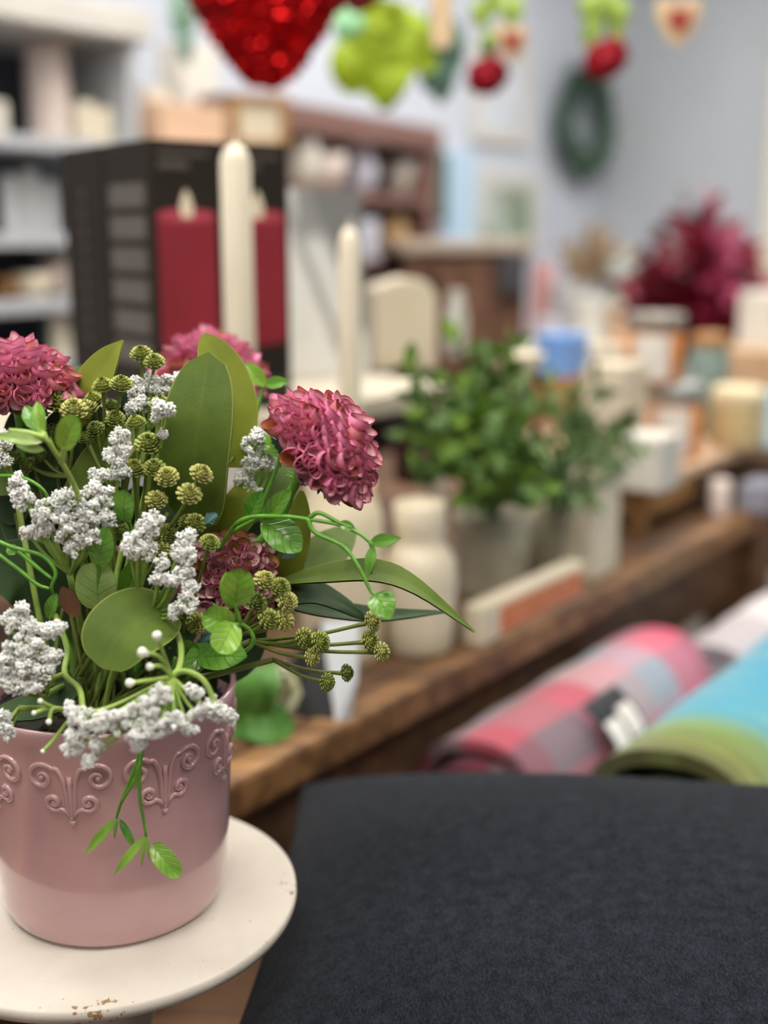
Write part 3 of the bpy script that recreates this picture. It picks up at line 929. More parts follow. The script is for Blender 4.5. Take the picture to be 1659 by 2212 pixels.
twig('glossy leaves in the middle between the white sprays', [[(240, 1420, .61), (215, 1300, .60), (214, 1200, .59)], [(300, 1300, .61), (285, 1150, .60), (268, 1120, .592)]],
     [((268, 1125, .592), (272, 1058, .586), 52, 'round', TWIG_D), ((212, 1220, .588), (232, 1140, .584), 66, 'oval', TWIG_D), ((232, 1190, .59), (190, 1172, .588), 44, 'round', TWIG_D), ((214, 1320, .60), (210, 1212, .595), 92, 'round', TWIG_P), ((250, 1330, .605), (212, 1290, .60), 46, 'oval', TWIG_D), ((270, 1290, .61), (300, 1210, .606), 50, 'oval', TWIG_D)], TWIG_D)
twig('bright twig hanging down over the front of the pot', [[(330, 1480, .575), (312, 1570, .556), (298, 1640, .552), (275, 1700, .552), (258, 1745, .552), (252, 1768, .552)], [(318, 1560, .556), (303, 1650, .55), (302, 1720, .55), (310, 1770, .549), (316, 1806, .548)], [(300, 1650, .551), (290, 1685, .551), (262, 1735, .551)]],
     [((250, 1768, .552), (184, 1846, .549), 22, 'lance'), ((258, 1768, .551), (294, 1836, .548), 18, 'lance', TWIG_D), ((314, 1806, .548), (246, 1890, .545), 20, 'lance'), ((330, 1822, .547), (388, 1894, .543), 46, 'round', TWIG), ((316, 1806, .548), (306, 1872, .546), 8, 'lance'), ((254, 1770, .551), (247, 1812, .55), 7, 'lance'), ((318, 1806, .548), (322, 1858, .546), 6, 'lance'), ((302, 1640, .55), (292, 1704, .549), 9, 'lance')], TWIG, smat=STEM_G, rad=0.0011)
twig('large veined glossy leaf on the right rim of the pot', [[(400, 1470, .61), (440, 1440, .60), (470, 1415, .595)]],
     [((432, 1420, .592), (532, 1420, .578), 78, 'oval', TWIG_D, (.1, -.8, .8)), ((420, 1430, .60), (396, 1380, .595), 50, 'oval', TWIG_D), ((450, 1392, .60), (400, 1450, .59), 46, 'oval', TWIG_D)], TWIG_D)
twig('thin looping green vine at the left edge', [[(-40, 1150, .60), (20, 1180, .59), (90, 1200, .585), (120, 1235, .583), (112, 1270, .585), (128, 1310, .592)], [(-40, 1170, .595), (40, 1230, .588), (80, 1262, .586), (108, 1272, .585)], [(-40, 1030, .62), (40, 1030, .615), (90, 1055, .61), (110, 1090, .61)], [(40, 1190, .588), (80, 1225, .586), (112, 1250, .584)]],
     [((105, 1335, .59), (122, 1282, .586), 28, 'oval', TWIG_D), ((20, 1180, .59), (34, 1196, .588), 26, 'oval', TWIG_D)], TWIG_D)
twig('small green leaves low behind the front white spray', [[(340, 1500, .59), (370, 1460, .58), (378, 1420, .575)]],
     [((372, 1470, .578), (366, 1545, .57), 42, 'oval', TWIG), ((360, 1500, .58), (330, 1560, .575), 30, 'oval', TWIG_D), ((80, 1390, .60), (66, 1440, .59), 50, 'round', TWIG_D)], TWIG)
m_ = MB()
p0, p1 = at(166, 1330, .60), at(134, 1268, .598)
blade(m_, [p0, p0.lerp(p1, .5), p1], 40 * mpp(p0), (0, -1, .2), 'oval')
REDDISH = plain('reddish_leaf', rgb(140, 96, 70), 0.5, 0.2)
single('dried_leaf', m_, REDDISH, 'small brownish red leaf among the stems at left', 'leaf', p0)

# ---- white filler sprays
def white_spray(label, fork, clusters, mat_stem=None, crumbs=1.0, tips=()):
    root = root_pt()
    t = thing('white_spray', label, 'white spray', root, 'white filler sprays in the pot')
    fk = at(*fork)
    sm = MB()
    sm.tube(spline([root, root.lerp(fk, .5) + V((0, -.004, .006)), fk], 6), 0.0017, 6)
    part(t, 'stem', sm, mat_stem or STEM_L)
    for (x, y, Y, rp) in clusters:
        c = at(x, y, Y)
        r_ = 1.18 * rp * mpp(c)
        s2 = MB()
        s2.tube(spline([fk, fk.lerp(c, .6) - V((0, 0, .003)), c], 5), 0.0010, 5)
        fl = MB()
        k = int(8 + (rp / 11.0) ** 2 * 2.9)
        for i in range(k):
            dd = V((random.gauss(0, 1), random.gauss(0, .8), random.gauss(0, 1)))
            dd = dd.normalized() * (random.random() ** 0.45)
            q = c + dd * r_ * 0.86
            s2.tube([c - V((0, 0, r_ * .4)), c.lerp(q, .7), q], 0.0005, 4)
            g = random.uniform(6, 9.5) * mpp(c)
            nb = int(random.uniform(22, 32) * crumbs)
            for j in range(nb):
                e = V((random.gauss(0, 1), random.gauss(0, 1), random.gauss(0, 1))).normalized()
                rr = random.uniform(1.4, 3.1) * mpp(c)
                vs = [q + e * g * random.uniform(.45, 1.25) + V((w.x, w.y, w.z)) * rr * (1 + random.uniform(-.38, .38)) for w in ICO_V1]
                fl.add(vs, [tuple(f) for f in ICO_F1])
        so = part(t, 'side_stem', s2, mat_stem or STEM_L)
        part(so, 'floret_cluster', fl, FLORET, kind='stuff')
    for (x, y, Y, rp, x2, y2) in tips:
        p, q = at(x, y, Y), at(x2, y2, Y + .004)
        s2 = MB(); s2.tube(spline([fk, q, p], 5), 0.0011, 6)
        so = part(t, 'side_stem', s2, mat_stem or STEM_L)
        bd = MB()
        d = (p - q).normalized()
        rr = rp * mpp(p)
        F = frame_to(d, V((0, -1, .1)))
        bd.lathe([(0.0, -1.6), (0.35, -1.2), (0.7, -0.5), (1.0, 0.2), (0.85, 0.8), (0.3, 1.12), (0, 1.15)], (0, 0, 0), 12)
        bd.v = [p + F @ (w * rr) for w in bd.v]
        part(so, 'closed_bud', bd, FLORET_TIP)
    return t
white_spray('broad white spray at upper left above the stems', (150, 1240, .60), [(150, 1085, .588, 34), (105, 1110, .586, 32), (200, 1105, .588, 30), (140, 1140, .582, 34), (85, 1145, .585, 22), (195, 1155, .584, 24), (165, 1180, .582, 20), (50, 1075, .592, 22), (40, 1045, .594, 20), (205, 1060, .592, 18), (232, 1075, .59, 20), (235, 1120, .588, 16), (60, 1150, .588, 14)])
white_spray('narrow white spray left of the green bud cluster', (225, 1120, .615), [(262, 948, .60, 22), (245, 985, .598, 22), (270, 975, .60, 18), (262, 1015, .60, 18), (235, 1020, .602, 14), (205, 1030, .60, 14)])
white_spray('white spray at the centre of the bouquet', (300, 1290, .60), [(330, 1130, .582, 24), (305, 1150, .58, 22), (280, 1175, .578, 22), (315, 1185, .578, 22), (295, 1195, .577, 16)])
white_spray('white spray hanging beside the wine flower', (325, 1330, .595), [(405, 1165, .58, 20), (385, 1195, .577, 20), (410, 1200, .576, 18), (395, 1235, .574, 24), (370, 1255, .573, 18), (410, 1270, .572, 18), (400, 1300, .57, 24), (380, 1320, .57, 16), (340, 1250, .575, 12), (350, 1215, .577, 14)])
white_spray('white spray at the top behind the green buds', (320, 930, .665), [(325, 825, .66, 20), (355, 835, .66, 22), (380, 825, .665, 18), (295, 840, .655, 20), (300, 865, .65, 16), (385, 850, .665, 14), (285, 880, .65, 14)])
white_spray('small white sprig touching the left side of the oval leaf', (335, 980, .62), [(345, 880, .606, 16), (362, 885, .604, 14), (340, 900, .606, 12), (352, 935, .61, 8)])
white_spray('white spray between the oval leaf and right pink flower', (525, 1110, .655), [(550, 960, .65, 24), (575, 985, .65, 22), (590, 1005, .65, 14), (540, 1000, .648, 20), (530, 1040, .648, 22), (545, 1060, .648, 16), (560, 945, .652, 16)])
white_spray('white spray at the lower left edge of the photo', (100, 1500, .58), [(45, 1320, .568, 20), (20, 1345, .566, 20), (60, 1355, .566, 22), (100, 1360, .566, 22), (125, 1355, .566, 14), (40, 1395, .562, 26), (85, 1400, .562, 26), (115, 1420, .562, 18), (20, 1430, .56, 26), (60, 1440, .56, 26), (95, 1450, .56, 20), (40, 1485, .558, 22), (15, 1470, .558, 20), (80, 1480, .558, 16)])
white_spray('large soft white spray drooping over the front rim', (372, 1462, .545), [(350, 1500, .532, 22), (320, 1525, .528, 28), (285, 1545, .526, 28), (250, 1560, .527, 28), (300, 1585, .524, 30), (340, 1565, .525, 26), (375, 1560, .528, 24), (215, 1560, .53, 22), (185, 1560, .532, 24), (160, 1545, .534, 20), (165, 1590, .532, 22), (155, 1615, .532, 18), (195, 1640, .53, 16), (210, 1610, .53, 16), (455, 1525, .54, 20), (480, 1540, .54, 22), (430, 1540, .538, 22), (495, 1550, .542, 14), (410, 1570, .536, 16), (420, 1490, .54, 16), (300, 1605, .523, 16)],
            tips=[(340, 1375, .535, 11, 352, 1410), (310, 1410, .533, 12, 345, 1420), (282, 1475, .53, 10, 320, 1470), (325, 1440, .534, 9, 350, 1440)])
white_spray('short sprig of closed white buds over the left rim', (160, 1540, .555), [(150, 1530, .548, 12)],
            tips=[(106, 1558, .545, 7, 116, 1530), (75, 1540, .545, 6, 110, 1530), (88, 1515, .545, 6, 112, 1527), (94, 1622, .545, 6, 118, 1595)])
white_spray('white tuft at the left edge beside the rim', (40, 1530, .57), [(12, 1580, .552, 18), (-5, 1560, .552, 20), (10, 1545, .554, 12)])
white_spray('pale tuft behind the left pale twig', (30, 1040, .63), [(8, 950, .62, 22), (5, 990, .62, 20)])
# thick pale stems of the front spray and loose teal scraps
t = thing('bent_flower_stem', 'thick pale green stem bending behind the front white spray', 'stem', at(375, 1310, .59))
m_ = MB(); m_.tube(spline(pxpath([(362, 1325, .60), (390, 1390, .575), (388, 1440, .555), (372, 1462, .545)]), 6), 0.0017, 8)
part(t, 'stem', m_, STEM_L)
m_ = MB(); m_.tube(spline(pxpath([(470, 1530, .54), (440, 1470, .542), (400, 1450, .544), (372, 1462, .545), (330, 1500, .535)]), 6), 0.0014, 8)
part(t, 'side_stem', m_, STEM_L)
t = thing('bent_flower_stem', 'pale green stem dropping to the left rim', 'stem', at(150, 1440, .60))
m_ = MB(); m_.tube(spline(pxpath([(120, 1330, .63), (145, 1400, .60), (140, 1455, .585), (172, 1490, .57), (180, 1550, .553)]), 6), 0.0017, 8)
part(t, 'stem', m_, STEM_L)
m_ = MB(); m_.tube(spline(pxpath([(140, 1455, .585), (105, 1470, .578), (80, 1490, .57)]), 6), 0.0015, 8)
part(t, 'side_stem', m_, STEM_L)
TEAL = plain('pale_teal_scrap', rgb(120, 168, 170), 0.5, 0.15)
for lb, x, y in (('pale teal sepal scrap right of the wine flower', 625, 1196), ('pale teal sepal scrap under the round bright leaves', 440, 1380), ('pale teal sepal scrap above the wine flower', 450, 1122)):
    m_ = MB()
    p = at(x, y, .60)
    feather(m_, p + V((-.004, .003, -.003)), p + V((.005, 0, .003)), 0.0045)
    single('sepal_scrap', m_, TEAL, lb, 'sepal', p)

# ================================================================== dark cushion
def cushion():
    c = V((0.182, 0.612, BZ))
    t = thing('cushion', 'large charcoal wool cushion lying beside the pedestal', 'cushion', c)
    hx, hy, th = 0.288, 0.288, 0.086
    rz = R(-7)
    rot = Matrix.Rotation(rz, 3, 'Z')
    N = 72
    def pt(u, v, sgn):
        e = 0.11
        x = hx * u * (1 - e * (1 - v * v) * abs(u) ** 2 * 0.6)
        y = hy * v * (1 - e * (1 - u * u) * abs(v) ** 2 * 0.6)
        k = max(0.0, (1 - abs(u) ** 2.6)) * max(0.0, (1 - abs(v) ** 2.6))
        z = (th if sgn > 0 else -0.070) * (k ** 0.46)
        wr = 0.0016 * math.sin(9 * u + 4 * v) * k
        return c + rot @ V((x, y, 0)) + V((0, 0, 0.078 + z + wr + 0.014 * v + (0.0 if sgn > 0 else 0)))
    mb = MB()
    for sgn in (1, -1):
        rows = []
        for i in range(N + 1):
            v = math.sin((i / N - .5) * math.pi)
            rows.append([pt(math.sin((j / N - .5) * math.pi), v, sgn) for j in range(N + 1)])
        if sgn < 0:
            rows = [list(reversed(r)) for r in rows]
        mb.grid(rows)
    part(t, 'cover', mb, CUSHION)
    ring = [pt(math.sin((j / N - .5) * math.pi), -1, 1) for j in range(N)] + [pt(1, math.sin((j / N - .5) * math.pi), 1) for j in range(N)] \
        + [pt(-math.sin((j / N - .5) * math.pi), 1, 1) for j in range(N)] + [pt(-1, -math.sin((j / N - .5) * math.pi), 1) for j in range(N + 1)]
    sm = MB(); sm.tube(ring, 0.0022, 6)
    part(t, 'seam', sm, CUSHION)
cushion()

# ================================================================== table goods
CREAM = plain('cream_ceramic', rgb(220, 209, 184), 0.45, 0.04, 14)
CREAM2 = plain('warm_cream_ceramic', rgb(222, 210, 180), 0.5, 0.04, 14)
WHITEC = plain('white_ceramic', rgb(212, 208, 197), 0.4, 0.03, 14)
WAX = plain('ivory_wax', rgb(226, 217, 194), 0.4, 0.03, 10)
WAXP = plain('blush_wax', rgb(226, 210, 202), 0.5, 0.03, 10)
CONC = plain('grey_concrete', rgb(170, 164, 144), 0.85, 0.1, 30, 0.4, 200)
CONC2 = plain('taupe_concrete', rgb(150, 140, 118), 0.85, 0.1, 30, 0.4, 200)
WICK = plain('dark_wick', rgb(60, 54, 46), 0.9)
def lathe_thing(name, label, cat, c, prof, mat, n=40, group=None):
    m_ = MB(); m_.lathe([(r, c.z + z) for r, z in prof], (c.x, c.y, 0), n)
    return single(name, m_, mat, label, cat, c, group)
def pot_prof(pts, s):            # pts in px (radius, height)
    return [(r * s, h * s) for r, h in pts]

c = on(905, 1398, TZ); s = mpp(c)
lathe_thing('bottle_vase', 'cream milk-bottle vase in front of the grey potted plant', 'vase', c, pot_prof([(0, 0), (66, 0), (72, 8), (76, 60), (80, 150), (78, 190), (64, 222), (54, 232), (52, 250), (55, 262), (55, 318), (52, 322), (48, 318), (46, 250), (0, 246)], s), CREAM)
c = on(738, 1415, TZ); s = mpp(c)
lathe_thing('ceramic_jar', 'tall cream jar half hidden behind the vine', 'vase', c, pot_prof([(0, 0), (80, 0), (86, 10), (92, 150), (90, 300), (78, 345), (70, 360), (72, 385), (68, 388), (60, 340), (0, 330)], s), CREAM2)

GP_ = on(1062, 1280, TZ); s = mpp(GP_)
gp = thing('plant_pot', 'ribbed grey concrete pot holding the leafy green plant', 'flower pot', GP_)
pr = [(0, 0), (66, 0), (70, 6)]
for i in range(15):
    h = 10 + i * 10.5
    pr += [(71 + i * 0.75, h), (73.5 + i * 0.75, h + 5)]
pr += [(84, 172), (80, 176), (76, 170), (74, 150), (0, 148)]
m_ = MB(); m_.lathe([(r * s, GP_.z + h * s) for r, h in pr], (GP_.x, GP_.y, 0), 44)
part(gp, 'body', m_, CONC)
m_ = MB(); m_.lathe([(0, GP_.z + 156 * s), (74 * s, GP_.z + 154 * s)], (GP_.x, GP_.y, 0), 24)
part(gp, 'soil', m_, SOIL)

def leaf_inst_mesh(name, mat, ln=1.0, w=0.4, shape='oval', fold=0.25):
    mb = MB()
    blade(mb, [V((0, 0, 0)), V((0, 0.05, ln * .5)), V((0, -0.05, ln))], w, (0, 1, 0), shape, fold, 8, 5, 0, 0.004)
    return mb.mesh(name, mat, (0, 0, 0))
PL1 = leaf_mat('plant_leaf_green', rgb(56, 88, 38), rgb(88, 120, 50), rgb(110, 150, 70), rgb(110, 150, 70), 0.5)
PL2 = leaf_mat('plant_leaf_bright', rgb(88, 126, 38), rgb(118, 152, 52), rgb(120, 160, 60), rgb(130, 170, 70), 0.5)
PL3 = leaf_mat('plant_leaf_grey', rgb(84, 110, 66), rgb(124, 144, 98), rgb(120, 150, 90), rgb(120, 150, 90), 0.6)
def foliage(t, base, sprigs, lmeshes, lpx, stem_mat, per=10, name='leaf'):
    """sprigs: list of tip points; leaves set in pairs along each"""
    for tip in sprigs:
        mid = base.lerp(tip, .5) + V((0, 0, 0.12 * (tip - base).length))
        pts = spline([base, mid, tip], 8)
        sm = MB(); sm.tube(pts, 0.0016, 5)
        part(t, 'stem', sm, stem_mat)
        for k in range(per):
            i = int((0.25 + 0.75 * k / (per - 1)) * (len(pts) - 1))
            p = pts[i]
            d = (pts[min(i + 1, len(pts) - 1)] - pts[max(0, i - 1)]).normalized()
            out = V((random.gauss(0, 1), random.gauss(0, 1), random.gauss(0, .6)))
            out = (out - d * out.dot(d)).normalized()
            dd = (d * random.uniform(.4, .9) + out).normalized()
            L = lpx * mpp(p) * random.uniform(.75, 1.2) * (1.0 - 0.25 * k / per)
            rot = frame_to(dd, V((random.gauss(0, 1), random.gauss(0, 1), 1)))
            inst(t, name, random.choice(lmeshes), Matrix.Translation(p) @ rot.to_4x4() @ Matrix.Scale(L, 4))
pl = thing('leafy_plant', 'bushy artificial green plant in the ribbed grey pot', 'plant', GP_ + V((0, 0, 156 * s)), None)
base = GP_ + V((0, 0, 160 * s))
lm = [leaf_inst_mesh('leaf', PL1, 1, .5), leaf_inst_mesh('leaf', PL2, 1, .5), leaf_inst_mesh('leaf', PL1, 1, .42)]
tips = [(900, 790, 1.24), (905, 870, 1.2), (930, 960, 1.18), (960, 800, 1.28), (985, 720, 1.3), (1010, 830, 1.22), (1035, 760, 1.32), (1060, 880, 1.2), (1095, 735, 1.34), (1110, 830, 1.28), (1145, 900, 1.26), (1000, 940, 1.18), (1080, 980, 1.17), (950, 1010, 1.2), (1150, 1000, 1.22), (1120, 940, 1.25), (1020, 1090, 1.16), (900, 930, 1.28), (985, 880, 1.2), (1060, 800, 1.36), (1185, 830, 1.34), (1040, 1010, 1.16)]
tips += [(880, 800, 1.22), (870, 930, 1.24), (900, 1010, 1.2), (1175, 960, 1.2), (1180, 1060, 1.18), (960, 900, 1.16), (1090, 900, 1.16), (1130, 1050, 1.16)]
foliage(pl, base, [at(*p) for p in tips], lm, 72, STEM_K, 13)
# grey-green trailing plant in the taupe pot
c = on(1176, 1232, TZ); s2_ = mpp(c)
gp2 = thing('round_planter', 'plain taupe planter wedged between ribbed pot and white box', 'flower pot', c)
m_ = MB(); m_.lathe([(r * s2_, c.z + h * s2_) for r, h in [(0, 0), (46, 0), (52, 8), (58, 100), (56, 140), (50, 142), (48, 120), (0, 118)]], (c.x, c.y, 0), 36)
part(gp2, 'body', m_, CONC2)
pl2 = thing('trailing_plant', 'grey-green trailing plant leaning right over the white box', 'plant', c + V((0, 0, 120 * s2_)))
lm3 = [leaf_inst_mesh('leaf', PL3, 1, .34, 'lance'), leaf_inst_mesh('leaf', PL1, 1, .34, 'lance'), leaf_inst_mesh('leaf', PL3, 1, .4)]
y0 = c.y
foliage(pl2, c + V((0, 0, 120 * s2_)), [at(*p) for p in [(1290, 830, y0), (1340, 900, y0 - .02), (1380, 970, y0 - .03), (1310, 980, y0 - .06), (1250, 900, y0), (1240, 1060, y0 - .09), (1290, 1050, y0 - .08), (1350, 930, y0), (1220, 850, y0 + .03), (1200, 1000, y0 - .06)]], lm3, 78, STEM_K, 13)

def px_box(name, label, cat, x0, x1, ytop, ybot, Y, mat, rz=None, ratio=0.8, group=None, bevel=0.003, base_z=None):
    """a box of real depth that spans about those pixels; its base is at (x, ybot)"""
    rz = RZ if rz is None else rz
    p = at((x0 + x1) / 2, ybot, Y) if base_z is None else on((x0 + x1) / 2, ybot, base_z)
    s = mpp(p)
    ph = rz - R(0)
    a_, b_ = abs(math.cos(ph)), abs(math.sin(ph))
    w = (x1 - x0) * s / (a_ + ratio * b_)
    hgt = at((x0 + x1) / 2, ytop, p.y - w * .2).z - p.z
    return box_thing(name, label, cat, (p.x, p.y, p.z + hgt / 2), (w, w * ratio, hgt), rz, mat, group, bevel), p, w, hgt
px_box('carton', 'tall plain white carton right of the taupe planter', 'box', 1196, 1338, 1010, 1236, 0, CREAM, RZ, .8, base_z=TZ)

# cream sign with orange plate along the table edge
pa, pb = on(1040, 1400, TZ), on(1262, 1288, TZ)
dirn = (pb - pa).normalized(); ln = (pb - pa).length
rz_ = math.atan2(dirn.y, dirn.x)
nn = V((dirn.y, -dirn.x, 0))
s = mpp((pa + pb) / 2)
hg = 84 * s
sg = thing('wooden_sign', 'cream block sign with an orange lettered plate on the table edge', 'sign', (pa + pb) / 2)
m_ = MB(); m_.box((pa + pb) / 2 + V((0, 0, hg / 2)) - nn * 0.012, (ln, 0.024, hg), rz_)
part(sg, 'block', m_, CREAM, bevel=0.003)
ORANGE = plain('orange_plate', rgb(206, 118, 70), 0.6, 0.1, 60)
m_ = MB(); m_.box((pa + pb) / 2 + V((0, 0, hg * .47)) + nn * 0.0008 + dirn * ln * .06, (ln * .80, 0.0018, hg * .66), rz_)
part(sg, 'plate', m_, ORANGE)
LETTER = plain('pale_lettering', rgb(226, 172, 138), 0.7, 0.1)
m_ = MB()
q0 = (pa + pb) / 2 + V((0, 0, hg * .47)) + nn * 0.002 + dirn * ln * .06
xx = -ln * .30
while xx < ln * .30:                    # blurred strokes of the lettering
    h_ = hg * random.uniform(.22, .36)
    m_.box(q0 + dirn * xx, (0.0016, 0.0005, h_), rz_)
    m_.box(q0 + dirn * (xx + .002) + V((0, 0, random.choice((-.4, 0, .4)) * h_)), (0.004, 0.0005, 0.0014), rz_)
    xx += 0.0085
part(sg, 'lettering', m_, LETTER)

# folded card standing on the table edge
cd_ = thing('folded_card', 'folded white and black card standing on the table edge', 'card', on(735, 1555, TZ))
WCARD = plain('white_card', rgb(224, 230, 234), 0.6, 0.03)
BCARD = plain('black_card', rgb(20, 22, 24), 0.6, 0.05)
CYAN = plain('pale_cyan_card', rgb(190, 222, 230), 0.6, 0.03)
c = on(742, 1560, TZ)
yb = c.y
def quad_plate(pts, th):
    m_ = MB()
    n_ = (pts[1] - pts[0]).cross(pts[2] - pts[0]).normalized()
    a_ = [p + n_ * th / 2 for p in pts]; b_ = [p - n_ * th / 2 for p in pts]
    n = len(pts)
    m_.add(a_ + b_, [tuple(range(n)), tuple(reversed(range(n, 2 * n)))] + [(i, n + i, n + (i + 1) % n, (i + 1) % n) for i in range(n)], None, 0, False)
    return m_
ridge0, ridge1 = at(694, 1345, yb + .05), at(775, 1335, yb + .02)
foot0, foot1 = at(728, 1572, yb), at(752, 1566, yb + .01)
part(cd_, 'front_panel', quad_plate([ridge0, foot0, foot1, at(772, 1465, yb + .01), ridge1], 0.0012), WCARD)
part(cd_, 'back_panel', quad_plate([ridge0 + V((0, .004, 0)), at(622, 1440, yb + .09), on(640, 1545, TZ + .001), foot0 + V((0, .004, .001))], 0.0012), BCARD)
part(cd_, 'stripe', quad_plate([at(752, 1350, yb + .027), at(742, 1566, yb + .0045), at(754, 1562, yb + .0085), at(775, 1345, yb + .0185)], 0.0016), CYAN)

# white rose with green leaves lying on the table
RS = on(585, 1590, TZ)
rose = thing('white_rose', 'cream artificial rose with broad green leaves behind the pot', 'flower', RS)
ROSE = plain('cream_petal', rgb(232, 232, 200), 0.6, 0.05, 20)
def rose_head(root, c, r, mat, axis=(0, -.5, .8), rings=((5, 1.0, .25), (5, .78, .5), (4, .55, .75), (3, .3, .9))):
    F = frame_to(V(axis), V((1, 0, 0)))
    for ri, (k, rr, h) in enumerate(rings):
        for j in range(k):
            f = 2 * math.pi * (j + .5 * (ri % 2)) / k
            o = F @ V((math.cos(f), math.sin(f), 0)); up = F @ V((0, 0, 1))
            a_ = c - up * r * .5 + o * r * .15
            b_ = c + o * r * rr * .95 - up * r * .05
            d_ = c + o * r * rr * (1.05 if ri == 0 else .8) + up * r * h
            mb = MB(); blade(mb, [a_, b_, d_], r * (1.25 * rr + .35), -o + up * .3, 'obov' if False else 'round', 0.5, 8, 7, 0, 0.0006)
            part(root, 'petal', mb, mat)
s = mpp(RS)
rose_head(rose, at(595, 1490, RS.y + .02), 52 * s, ROSE, (.5, -.6, .5))
GRL = leaf_mat('rose_leaf', rgb(66, 118, 44), rgb(96, 148, 62), rgb(110, 160, 80), rgb(100, 150, 70), 0.5)
for a_, b_, w_ in (((520, 1560), (636, 1590), 96), ((530, 1600), (540, 1420), 80), ((560, 1560), (590, 1430), 60), ((500, 1580), (600, 1640), 60)):
    A, B = at(a_[0], a_[1], RS.y), at(b_[0], b_[1], RS.y + .005)
    A.z = max(A.z, TZ + .006); B.z = max(B.z, TZ + .006)
    mb = MB(); blade(mb, [A, A.lerp(B, .5) + V((0, -.012, .008)), B], w_ * s, (0, -1, .7), 'oval')
    part(rose, 'leaf', mb, GRL)
m_ = MB(); m_.tube([at(595, 1520, RS.y + .02), at(540, 1560, RS.y + .02), V((RS.x - .09, RS.y + .03, TZ + .004))], .003, 6)
part(rose, 'stem', m_, STEM_K)

# ---- white riser bench on the table
def z_at(px, py, Y):
    return at(px, py, Y).z
RIZ = 1.163
Ra0, Ra1 = -0.22, ab(on(1168, 838, RIZ))[0]
Rb = ab(on(760, 868, RIZ))[1]
rs_ = thing('riser_bench', 'long whitewashed riser bench carrying the candles and boxes', 'riser', T((Ra0 + Ra1) / 2, Rb + .12, TZ))
WASH = plain('whitewash', rgb(198, 189, 170), 0.7, 0.06, 20, 0.2, 120)
for i in range(3):
    m_ = MB(); m_.box(T((Ra0 + Ra1) / 2, Rb + .055 + i * .105, RIZ - .0125), (Ra1 - Ra0, .102, .025), RZ)
    part(rs_, 'plank', m_, WASH, bevel=.003)
for a_ in (Ra0 + .04, Ra0 + .30, Ra1 - .02):
    for b_ in (Rb + .03, Rb + .29):
        m_ = MB(); m_.box(T(a_, b_, (TZ + RIZ - .025) / 2), (.022, .022, RIZ - .025 - TZ), RZ)
        part(rs_, 'leg', m_, WASH, bevel=.002)

# ---- candle cartons
CART = plain('dark_grey_carton', rgb(42, 36, 31), 0.75, 0.06, 8, spec=0.2)
CARTE = plain('panel_grey_print', rgb(88, 81, 75), 0.55, 0.1, 60)
REDW = plain('red_candle_print', rgb(140, 30, 46), 0.5, 0.1, 8)
REDT = plain('red_candle_top_print', rgb(178, 66, 82), 0.5, 0.05)
FLAME = plain('flame_print', rgb(236, 224, 196), 0.5, 0.05)
BASEP = plain('dark_base_print', rgb(46, 42, 38), 0.55)
near = on(345, 905, RIZ)
sN = mpp(near)
CH = at(345, 298, near.y).z - near.z
ang = R(36)                                   # the right faces turn away from the camera
ex = V((math.cos(ang), math.sin(ang), 0))     # along the right faces
ey = V((-math.cos(R(36)), math.sin(R(36)), 0)) if False else V((-ex.y, ex.x, 0))
wR = 0.078
wL = 0.112
def carton(label, c0):
    """c0 = near bottom corner; faces run along ex and ey"""
    t = thing('candle_carton', label, 'box', c0 + (ex * wR + ey * wL) / 2, 'candle cartons on the riser')
    m_ = MB(); m_.box(c0 + (ex * wR + ey * wL) / 2 + V((0, 0, CH / 2)), (wR - .001, wL - .001, CH), ang)
    co = part(t, 'carton', m_, CART, bevel=.0015)
    nf = -ey                                  # normal of the face along ex
    def plate(u0, u1, z0, z1, mat, nm, face='r', lift=.0006):
        m_ = MB()
        if face == 'r':
            m_.box(c0 + ex * (u0 + u1) / 2 + nf * lift * .5 + V((0, 0, (z0 + z1) / 2)), (u1 - u0, lift, z1 - z0), ang)
        else:
            m_.box(c0 + ey * (u0 + u1) / 2 - ex * lift * .5 + V((0, 0, (z0 + z1) / 2)), (lift, u1 - u0, z1 - z0), ang)
        part(co, nm, m_, mat)
    m_ = MB()
    def ell(cx, cz, rx, rz, n=24, a0=0, a1=2 * math.pi):
        return [(cx + rx * math.cos(a0 + (a1 - a0) * i / n), cz + rz * math.sin(a0 + (a1 - a0) * i / n)) for i in range(n)]
    zt, zb = CH * .735, CH * .27
    cx, rx = wR * .5, wR * .42
    fr = (c0 + nf * .0004, ex, V((0, 0, 1)))
    body = [(cx - rx, zt), (cx - rx, zb)] + ell(cx, zb, rx, .006, 12, math.pi, 2 * math.pi) + [(cx + rx, zb), (cx + rx, zt)]
    m_.prism(body, .0008, fr); part(co, 'candle_print', m_, REDW)
    m_ = MB(); m_.prism(ell(cx, zt, rx, .007), .001, fr); part(co, 'candle_print', m_, REDT)
    m_ = MB(); m_.prism([(cx - .006, zt - .002), (cx + .006, zt - .002), (cx + .007, zt + .009), (cx + .004, zt + .019), (cx, zt + .026), (cx - .004, zt + .019), (cx - .007, zt + .009)], .0012, fr)
    part(co, 'flame_print', m_, FLAME)
    plate(wR * .12, wR * .55, CH * .90, CH * .925, CARTE, 'lettering')
    plate(wR * .12, wR * .85, CH * .945, CH * .96, CARTE, 'lettering')
    plate(wR * .03, wR * .97, CH * .02, CH * .12, BASEP, 'band_print')
    for k in range(6):
        plate(wL * .10, wL * .88, CH * (.85 - k * .115 - .085), CH * (.85 - k * .115), CARTE, 'panel_print', 'l')
    return t
c0 = near
carton('dark candle carton at the near corner with red candle picture', c0)
carton('dark candle carton right of the tall ivory candle', c0 + ex * (wR + .004))
t = thing('candle_carton', 'dark candle carton at the far left with vertical lettering', 'box', c0 + ey * (wL * 1.5 + .004) + ex * wR / 2, 'candle cartons on the riser')
